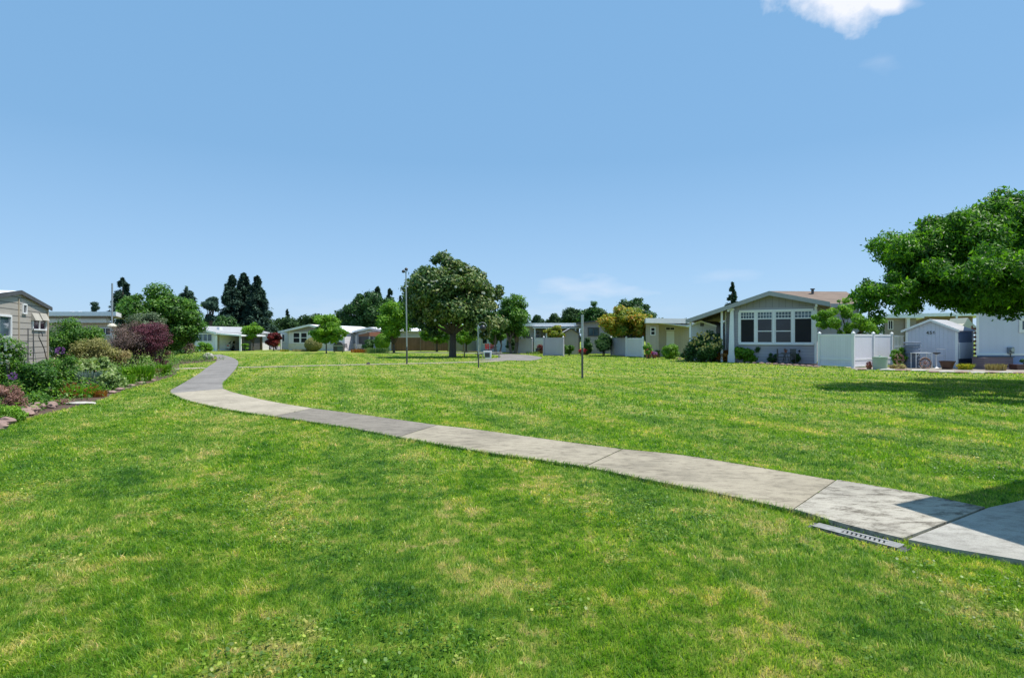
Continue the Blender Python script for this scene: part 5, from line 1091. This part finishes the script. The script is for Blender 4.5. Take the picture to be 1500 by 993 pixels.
pot('flower_pot', 950, 525, .25, .35, 'terracotta pot of pink flowers at the corner of the paler fence panel', 'terracotta', 'redf', 350, .10, 120, .4)
pot('flower_pot', 958.5, 525, .2, .3, 'small terracotta pot of violet flowers beside the beige house corner', 'terracotta', 'violet', 300, .10, 121, .35)
pot('flower_pot', 963.5, 523.5, .2, .3, 'small brown pot of leafy greens nearest the round green bush', 'brownpot', 'mid', 300, .10, 122, .4)
g = Gd(936.5, 522.5); MB().lathe((g.x,g.y,0), [(.18,0),(.2,.1),(.24,.2),(.19,.35),(.10,.42),(.11,.5),(.05,.58)], 14).build('garden_ornament', M['white']); tag(bpy.data.objects['garden_ornament'], 'small white rounded garden ornament at the foot of the paler fence panel', 'ornament')
shrub('round_bush', [(968.5,995,504.5,526),(972,992,510,527)], 46.5, 'round bright green bush in front of the beige house porch', 'lime', 5000, .13, 123, clumps=30)
shrub('rhododendron', [(1000,1058,494,529),(1022,1060,483,518),(1010,1045,488,515),(994,1020,508,530)], 40.6, 'large sloping dark green shrub in front of the small pale shed', 'deep', 13000, .14, 124, clumps=60, cr=.34)
flowers_on(bpy.data.objects['rhododendron'], [(1010,1055,486,515)], 39.6, 'gold', 90, .08, 125)
shrub('low_shrub', [(1026,1052,515.5,529)], 41.5, 'low yellow green shrub left of the rust coloured one', 'lime', 3000, .11, 126, clumps=20)
shrub('rust_shrub', [(1049,1080,514,530)], 40.5, 'low rust orange shrub in front of the white corner column', 'orange', 3600, .11, 127, clumps=24)
shrub('hydrangea', [(1078,1110,506,530),(1084,1104,503,520)], 39.6, 'bright lime broad leaved hydrangea under the leftmost tall window', 'lime', 3200, .19, 128, clumps=26, aspect=.8)
shrub('dark_shrub', [(1106,1117,505,530)], 39.3, 'narrow dark green shrub right of the lime hydrangea', 'deep', 1800, .12, 129, clumps=12)
shrub('potted_shrub', [(1124,1140,516,531)], 38.4, 'dark mounded shrub left of the small bistro table', 'deep', 1700, .11, 130, clumps=12)
shrub('potted_shrub', [(1157,1171,516,532)], 37.8, 'dark mounded shrub right of the small bistro table', 'deep', 1500, .11, 131, clumps=12)
bt = thing('bistro_table', P(1151,0,37.6).xy.to_3d(), 'small dark metal bistro table under the two middle windows', 'table'); p = bt.location.copy()
MB().lathe(p, [(.30,.68),(.30,.71)], 20).build('tabletop', M['rustpole'], bt)
for k in range(3):
    a = k*2.09; MB().tube([p+Vector((.05*math.cos(a),.05*math.sin(a),.68)), p+Vector((.26*math.cos(a),.26*math.sin(a),0))], .014, 6).build('leg', M['rustpole'], bt)
t = pot('succulent_pot', 1151, 0, .10, .14, 'small terracotta pot with plant standing on the bistro table', 'terracotta', 'pink', 120, .06, 132, .14, Y=37.6); t.location.z += .71
chair('bistro_chair', 1144, 37.7, 'blue grey metal chair at the left of the bistro table', 'rustpole', 1.3)
chair('bistro_chair', 1158, 37.2, 'blue grey metal chair at the right of the bistro table', 'rustpole', -1.2)
mb = MB(); a = P(1168,529,37.9); b = P(1171,514,37.9); mb.tube([(a.x,a.y,0), tuple(b)], .012, 6); mb.blob(tuple(b), (.07,.05,.07), 2, .1); tag(mb.build('garden_stake', M['black']), 'thin dark garden stake with round tip beside the right window corner', 'garden stake')
for i, x in enumerate(np.linspace(985, 1196, 22)):                        # low stone edging
    y = 525.3+(x-985)/(1196-985)*12.6; rock(x, y, .36, .11, .2, 'small reddish grey stone in the row edging the bed before the lavender grey house', 'stone', 40+i, 'stones edging the bed before the lavender grey house')
# right corner ornaments
g = Gd(1289, 541.2); t = thing('rain_bin', g, 'round sage green plastic bin in front of the sunlit white fence', 'bin')
MB().lathe(g, [(.31,0),(.325,.04),(.35,.60),(.365,.61),(.365,.66),(.34,.66),(.33,.60)], 28).build('bin', M['bin'], t); MB().lathe(g+Vector((0,0,.60)), [(.33,.03),(.33,.07),(.06,.09),(.05,.14),(.0,.15)], 24).build('lid', M['bin'], t)
pot('flower_pot', 1273, 540.5, .16, .22, 'small reddish pot with wilted plant left of the sage green bin', 'terracotta', 'red', 200, .07, 140, .22)
shrub('rose_bush', [(1308,1326,509,536)], 32.6, 'leafy rose bush in front of the white picket gate', 'lime', 3200, .10, 141, clumps=22); flowers_on(bpy.data.objects['rose_bush'], [(1309,1324,518,534)], 32.3, 'pink', 40, .06, 142)
shrub('dry_low_plant', [(1306,1328,533,543)], 31.0, 'low straw coloured plant at the foot of the rose bush', 'straw', 1600, .06, 143, clumps=14)
g = P(1336,0,32.4).xy.to_3d(); t = thing('rain_barrel', g, 'tall slate grey ribbed barrel against the left of the numbered shed', 'barrel'); prof = []
for k in range(7): z = k*.19; prof += [(.37,z),(.395,z+.02),(.395,z+.10),(.37,z+.13)]
MB().lathe(g, prof, 24).build('barrel', M['barrel'], t); MB().lathe(g, [(.41,1.33),(.42,1.36),(.42,1.40),(.36,1.42)], 24).build('lid', M['barrel'], t)
# bench end with spoked wheel
Yb = 31.6; t = thing('potting_frame', P(1353,0,Yb).xy.to_3d(), 'white metal garden frame standing around the spoked wheel', 'frame'); mb = MB()
xa, xb, zt = P(1342,0,Yb).x, P(1365,0,Yb).x, P(0,517.5,Yb).z
for k, (x, y) in enumerate(((xa,Yb),(xb,Yb),(xa,Yb+.4),(xb,Yb+.4))): m2 = MB(); m2.tube([(x,y,0),(x,y,zt)], .02, 6); m2.build('leg', M['white'], t)
mb.box(xa-.03,xb+.03,Yb-.03,Yb+.43,zt,zt+.035); mb.build('tabletop', M['white'], t)
for x, sgn in ((xa,1),(xb,-1)): m2 = MB(); m2.tube([(x,Yb,zt-.22),(x+sgn*.2,Yb,zt)], .013, 5); m2.build('brace', M['white'], t)
c = P(1355.5,532,31.2); c.z = .31; t = thing('wagon_wheel', (c.x,c.y,0), 'weathered red spoked wagon wheel leaning before the numbered shed', 'wheel')
rim = MB(); pts = [c+Vector((.29*math.cos(a), .05*math.sin(a), .29*math.sin(a))) for a in np.linspace(0, 2*math.pi, 25)]; rim.tube(pts, .025, 6); rim.build('rim', M['stone'], t)
for k in range(10): a = k*math.pi/5; m2 = MB(); m2.tube([c, c+Vector((.27*math.cos(a), .05*math.sin(a), .27*math.sin(a)))], .014, 5); m2.build('spoke', M['terracotta'], t)
m2 = MB(); m2.tube([c+Vector((0,-.07,0)), c+Vector((0,.07,0))], .05, 12); m2.build('hub', M['stone'], t)
pts = [c+Vector((.12+.29*math.cos(a), .16+.03*math.sin(a), -.02+.27*math.sin(a))) for a in np.linspace(0, 2*math.pi, 25)]; m2 = MB(); m2.tube(pts, .05, 8); tag(m2.build('old_tyre', M['rubber']), 'black tyre leaning right behind the spoked wheel', 'tyre')
pot('planter_tub', 1387.5, 540.8, .34, .44, 'wide dark brown empty tub right of the spoked wheel', 'brownpot')
t = thing('wire_trellis', P(1379,0,32.1).xy.to_3d(), 'thin wire trellis between the spoked wheel and the brown tub', 'trellis'); mb = MB(); xa, xb = P(1372,0,32.1).x, P(1384.5,0,32.1).x; zt = P(0,511.5,32.1).z
for x in (xa, xb): m2 = MB(); m2.tube([(x,32.1,0),(x,32.1,zt)], .009, 5); m2.build('upright', M['galv'], t)
for z in (zt, zt*.66): m2 = MB(); m2.tube([(xa,32.1,z),(xb,32.1,z)], .008, 5); m2.build('wire', M['galv'], t)
g = P(1371.5,0,31.9).xy.to_3d(); t = thing('bird_bath', g, 'slim white bird bath on a stem just right of the white frame', 'bird bath'); MB().lathe(g, [(.14,0),(.05,.05),(.03,.1),(.03,.72),(.05,.76)], 12).build('stem', M['white'], t); MB().lathe(g, [(.06,.76),(.2,.82),(.21,.86),(.17,.84)], 16).build('bowl', M['darkgrey'], t)
blades('straw_grass', 1414, 0, 30.2, 30, 530, 'yellow green tufted grass at the right corner of the numbered shed', 'yellow', 300, 144, .025, .6)
blades('straw_grass', 1459, 0, 29.6, 34, 530, 'wide clump of dry straw coloured grass against the blue skirting', 'straw', 420, 145, .025, .75, lean=.3)
t = thing('brick_planter', P(1438,0,30.6).xy.to_3d(), 'low dark brick planter at the left corner of the blue white house', 'planter'); mb = MB(); a = P(1430.5,0,30.8); mb.box(a.x, a.x+1.9, 30.3, 31.1, 0, .06); mb.box(a.x, a.x+.25, 30.3, 31.1, .06, .62); mb.box(a.x+.25, a.x+1.9, 30.75, 31.1, .06, .62); mb.build('bricks', siding('dark_brick',(.20,.14,.15),.09,(0,0,1),.15,.6), t)
mb = MB(); mb.box(a.x-.03, a.x+1.95, 30.72, 31.13, .62, .66); mb.build('coping', M['darkgrey'], t)
t = thing('dark_planter', P(1494,0,30.2).xy.to_3d(), 'dark trough planter at the right edge below the blue white wall', 'planter'); p = t.location; MB().box(p.x-.4,p.x+.9,29.9,30.4,0,.28).build('trough', M['brownpot'], t, bevel=.02); crown('plant', [((p.x+.4,30.15,.42),(.5,.22,.2))], 500, .08, LM['deep'], t, 146, 10)
for i, (x, y, w) in enumerate([(1263,542,.5),(1300,543,.9),(1322,543.5,.8),(1345,544,.8),(1366,546,.6),(1388,546,.9),(1408,546.5,.7),(1433,547,.7),(1452,547,.8),(1474,547,.7),(1496,547.5,.9)]):
    rock(x, y, w, .10, .24, ('pale' if i % 2 else 'reddish brown')+' flat stone in the row edging the beds before the white sheds', 'palestone' if i % 2 else 'stone', 70+i, ('pale' if i % 2 else 'reddish')+' flat stones edging the beds before the white sheds', amp=.08)

# ------------------------------------------------------------------ poles, bench, drain
g = Gd(596, 533.5); Yp = g.y; t = thing('tall_pole', g, 'tallest thin grey pole topped with a dark lamp beside the big dark tree', 'pole'); zt = P(0,398,Yp).z
MB().tube([g, (g.x,g.y,1.1)], .055, 10).build('base_sleeve', M['rustpole'], t); MB().tube([(g.x,g.y,1.1),(g.x-.06,g.y,zt)], .04, 10).build('pole', M['galv'], t)
mb = MB(); mb.tube([(g.x-.3,g.y,zt-.02),(g.x+.05,g.y,zt+.03)], .02, 6); mb.build('arm', M['rustpole'], t)
for dx, dz in ((-.22,.0),(-.04,.14)): m2 = MB(); m2.lathe((g.x+dx,g.y,zt+dz), [(.03,-.08),(.10,-.05),(.11,.04),(.06,.09),(.02,.12)], 10); m2.build('lamp_head', M['black'], t)
g = Gd(701, 538.5); t = thing('lantern_post', g, 'short grey post with a curved arm and dark round ball on the open lawn', 'pole'); zt = P(0,478,g.y).z
MB().tube([g,(g.x,g.y,.75)], .045, 10).build('base_sleeve', M['rustpole'], t); MB().tube([(g.x,g.y,.75),(g.x-.03,g.y,zt)], .036, 10).build('pole', M['galv'], t)
pts = [Vector((g.x-.03,g.y,zt))+Vector((.24-.24*math.cos(a),0,.22*math.sin(a))) for a in np.linspace(0, math.pi, 9)]; MB().tube(pts, .016, 6).build('arm', M['galv'], t)
MB().blob((g.x+.24,g.y,zt-.10), (.17,.17,.19), 1, 0).build('lamp_ball', M['black'], t)
g = Gd(853, 555); t = thing('plain_pole', g, 'plain galvanised pole with dark lower half standing on the open lawn', 'pole'); zt = P(0,463,g.y).z
MB().tube([g,(g.x,g.y,1.25)], .042, 12).build('base_sleeve', M['rustpole'], t); MB().tube([(g.x,g.y,1.25),(g.x,g.y,zt)], .05, 12).build('pole', M['galv'], t); MB().tube([(g.x,g.y,zt),(g.x,g.y,zt+.05)], .058, 12).build('cap', M['galv'], t)
def bench(px, py, label, w, mat, rz):
    g = Gd(px, py); root = thing('garden_bench', (0,0,0), label, 'bench')
    MB().box(-w/2, w/2, -.2, .2, .42, .48).build('seat', M[mat], root, bevel=.01)
    for s in (-1, 1): mb = MB(); mb.prism([(s*w*.36-.05,-.16,0),(s*w*.36+.05,-.16,0),(s*w*.36+.03,-.16,.42),(s*w*.36-.03,-.16,.42)], (0,.32,0)); mb.build('leg', M[mat], root)
    root.location = (g.x,g.y,.004); root.rotation_euler = (0,0,rz); return root
bench(719, 524.5, 'pale stone bench beside the bend of the far path', 1.9, 'palestone', .1)
g = Gd(714, 525.5); mb = MB(); mb.hexa([(g.x-.18,g.y-.2,0),(g.x+.30,g.y-.2,0),(g.x+.30,g.y+.2,0),(g.x-.18,g.y+.2,0)], [(g.x-.34,g.y-.2,.62),(g.x+.36,g.y-.2,.62),(g.x+.36,g.y+.2,.62),(g.x-.34,g.y+.2,.62)]); t = thing('stone_planter', g, 'white tapered planter box at the left end of the stone bench', 'planter'); mb.build('planter', M['white'], t, bevel=.03)
mb = MB(); mb.box(g.x-.2,g.x+.2,g.y-.215,g.y-.2,.12,.5); mb.build('panel', M['darkgrey'], t)
bench(690, 522, 'low dark wooden bench in the shade of the big dark tree', 1.7, 'wood', 0)
g = Gd(305, 527); t = MB().blob((g.x,g.y,.24), (.42,.3,.30), 3, .10).build('boulder', M['palestone']); tag(t, 'white rounded boulder on the grass just left of the asphalt path', 'stone')
g = Gd(301.5, 526); t = MB().blob((g.x,g.y+.15,.2), (.2,.2,.24), 8, .1).build('boulder', M['darkgrey']); tag(t, 'small dark stone touching the left side of the white boulder', 'stone')
g = Gd(539.5, 534); mb = MB(); mb.lathe(g, [(.11,0),(.12,.05),(.12,.09),(.04,.14)], 12); tag(mb.build('valve_cap', M['black']), 'small black valve cap on the lawn left of the tallest pole', 'valve cap')
# drain grate beside the raised slab
A, B = Gd(1200, 769), Gd(1325, 801); u = (B-A); L = u.length; u.normalize(); n = Vector((u.y,-u.x,0)); 
if n.y > 0: n = -n
t = thing('drain_grate', A.lerp(B,.5), 'long narrow plastic drain grate sunk beside the raised path slab', 'drain'); mb = MB(); W_ = .13
gray = plain('pale_grate_plastic', (.235,.235,.225), .7, .3, 14)
for a, b in ((0,.028),(W_-.028,W_)): mb.prism([A+n*a, B+n*a, B+n*b, A+n*b], (0,0,.022))
mb.prism([A, A+u*.22, A+u*.22+n*W_, A+n*W_], (0,0,.021)); mb.prism([B-u*.1, B, B+n*W_, B-u*.1+n*W_], (0,0,.021)); mb.build('frame', gray, t)
mb = MB(); k = .22
while k < L-.12: c0 = A+u*k+n*.026; c1 = A+u*(k+.022)+n*(W_-.026); mb.prism([c0, c0+u*.019, c1+u*.019, c1], (0,0,.019)); k += .034
mb.build('slats', gray, t)
mb = MB(); mb.prism([A-u*.05-n*.02, B+u*.05-n*.02, B+u*.05+n*(W_+.01), A-u*.05+n*(W_+.01)], (0,0,.006)); mb.build('channel', M['darkgrey'], t)
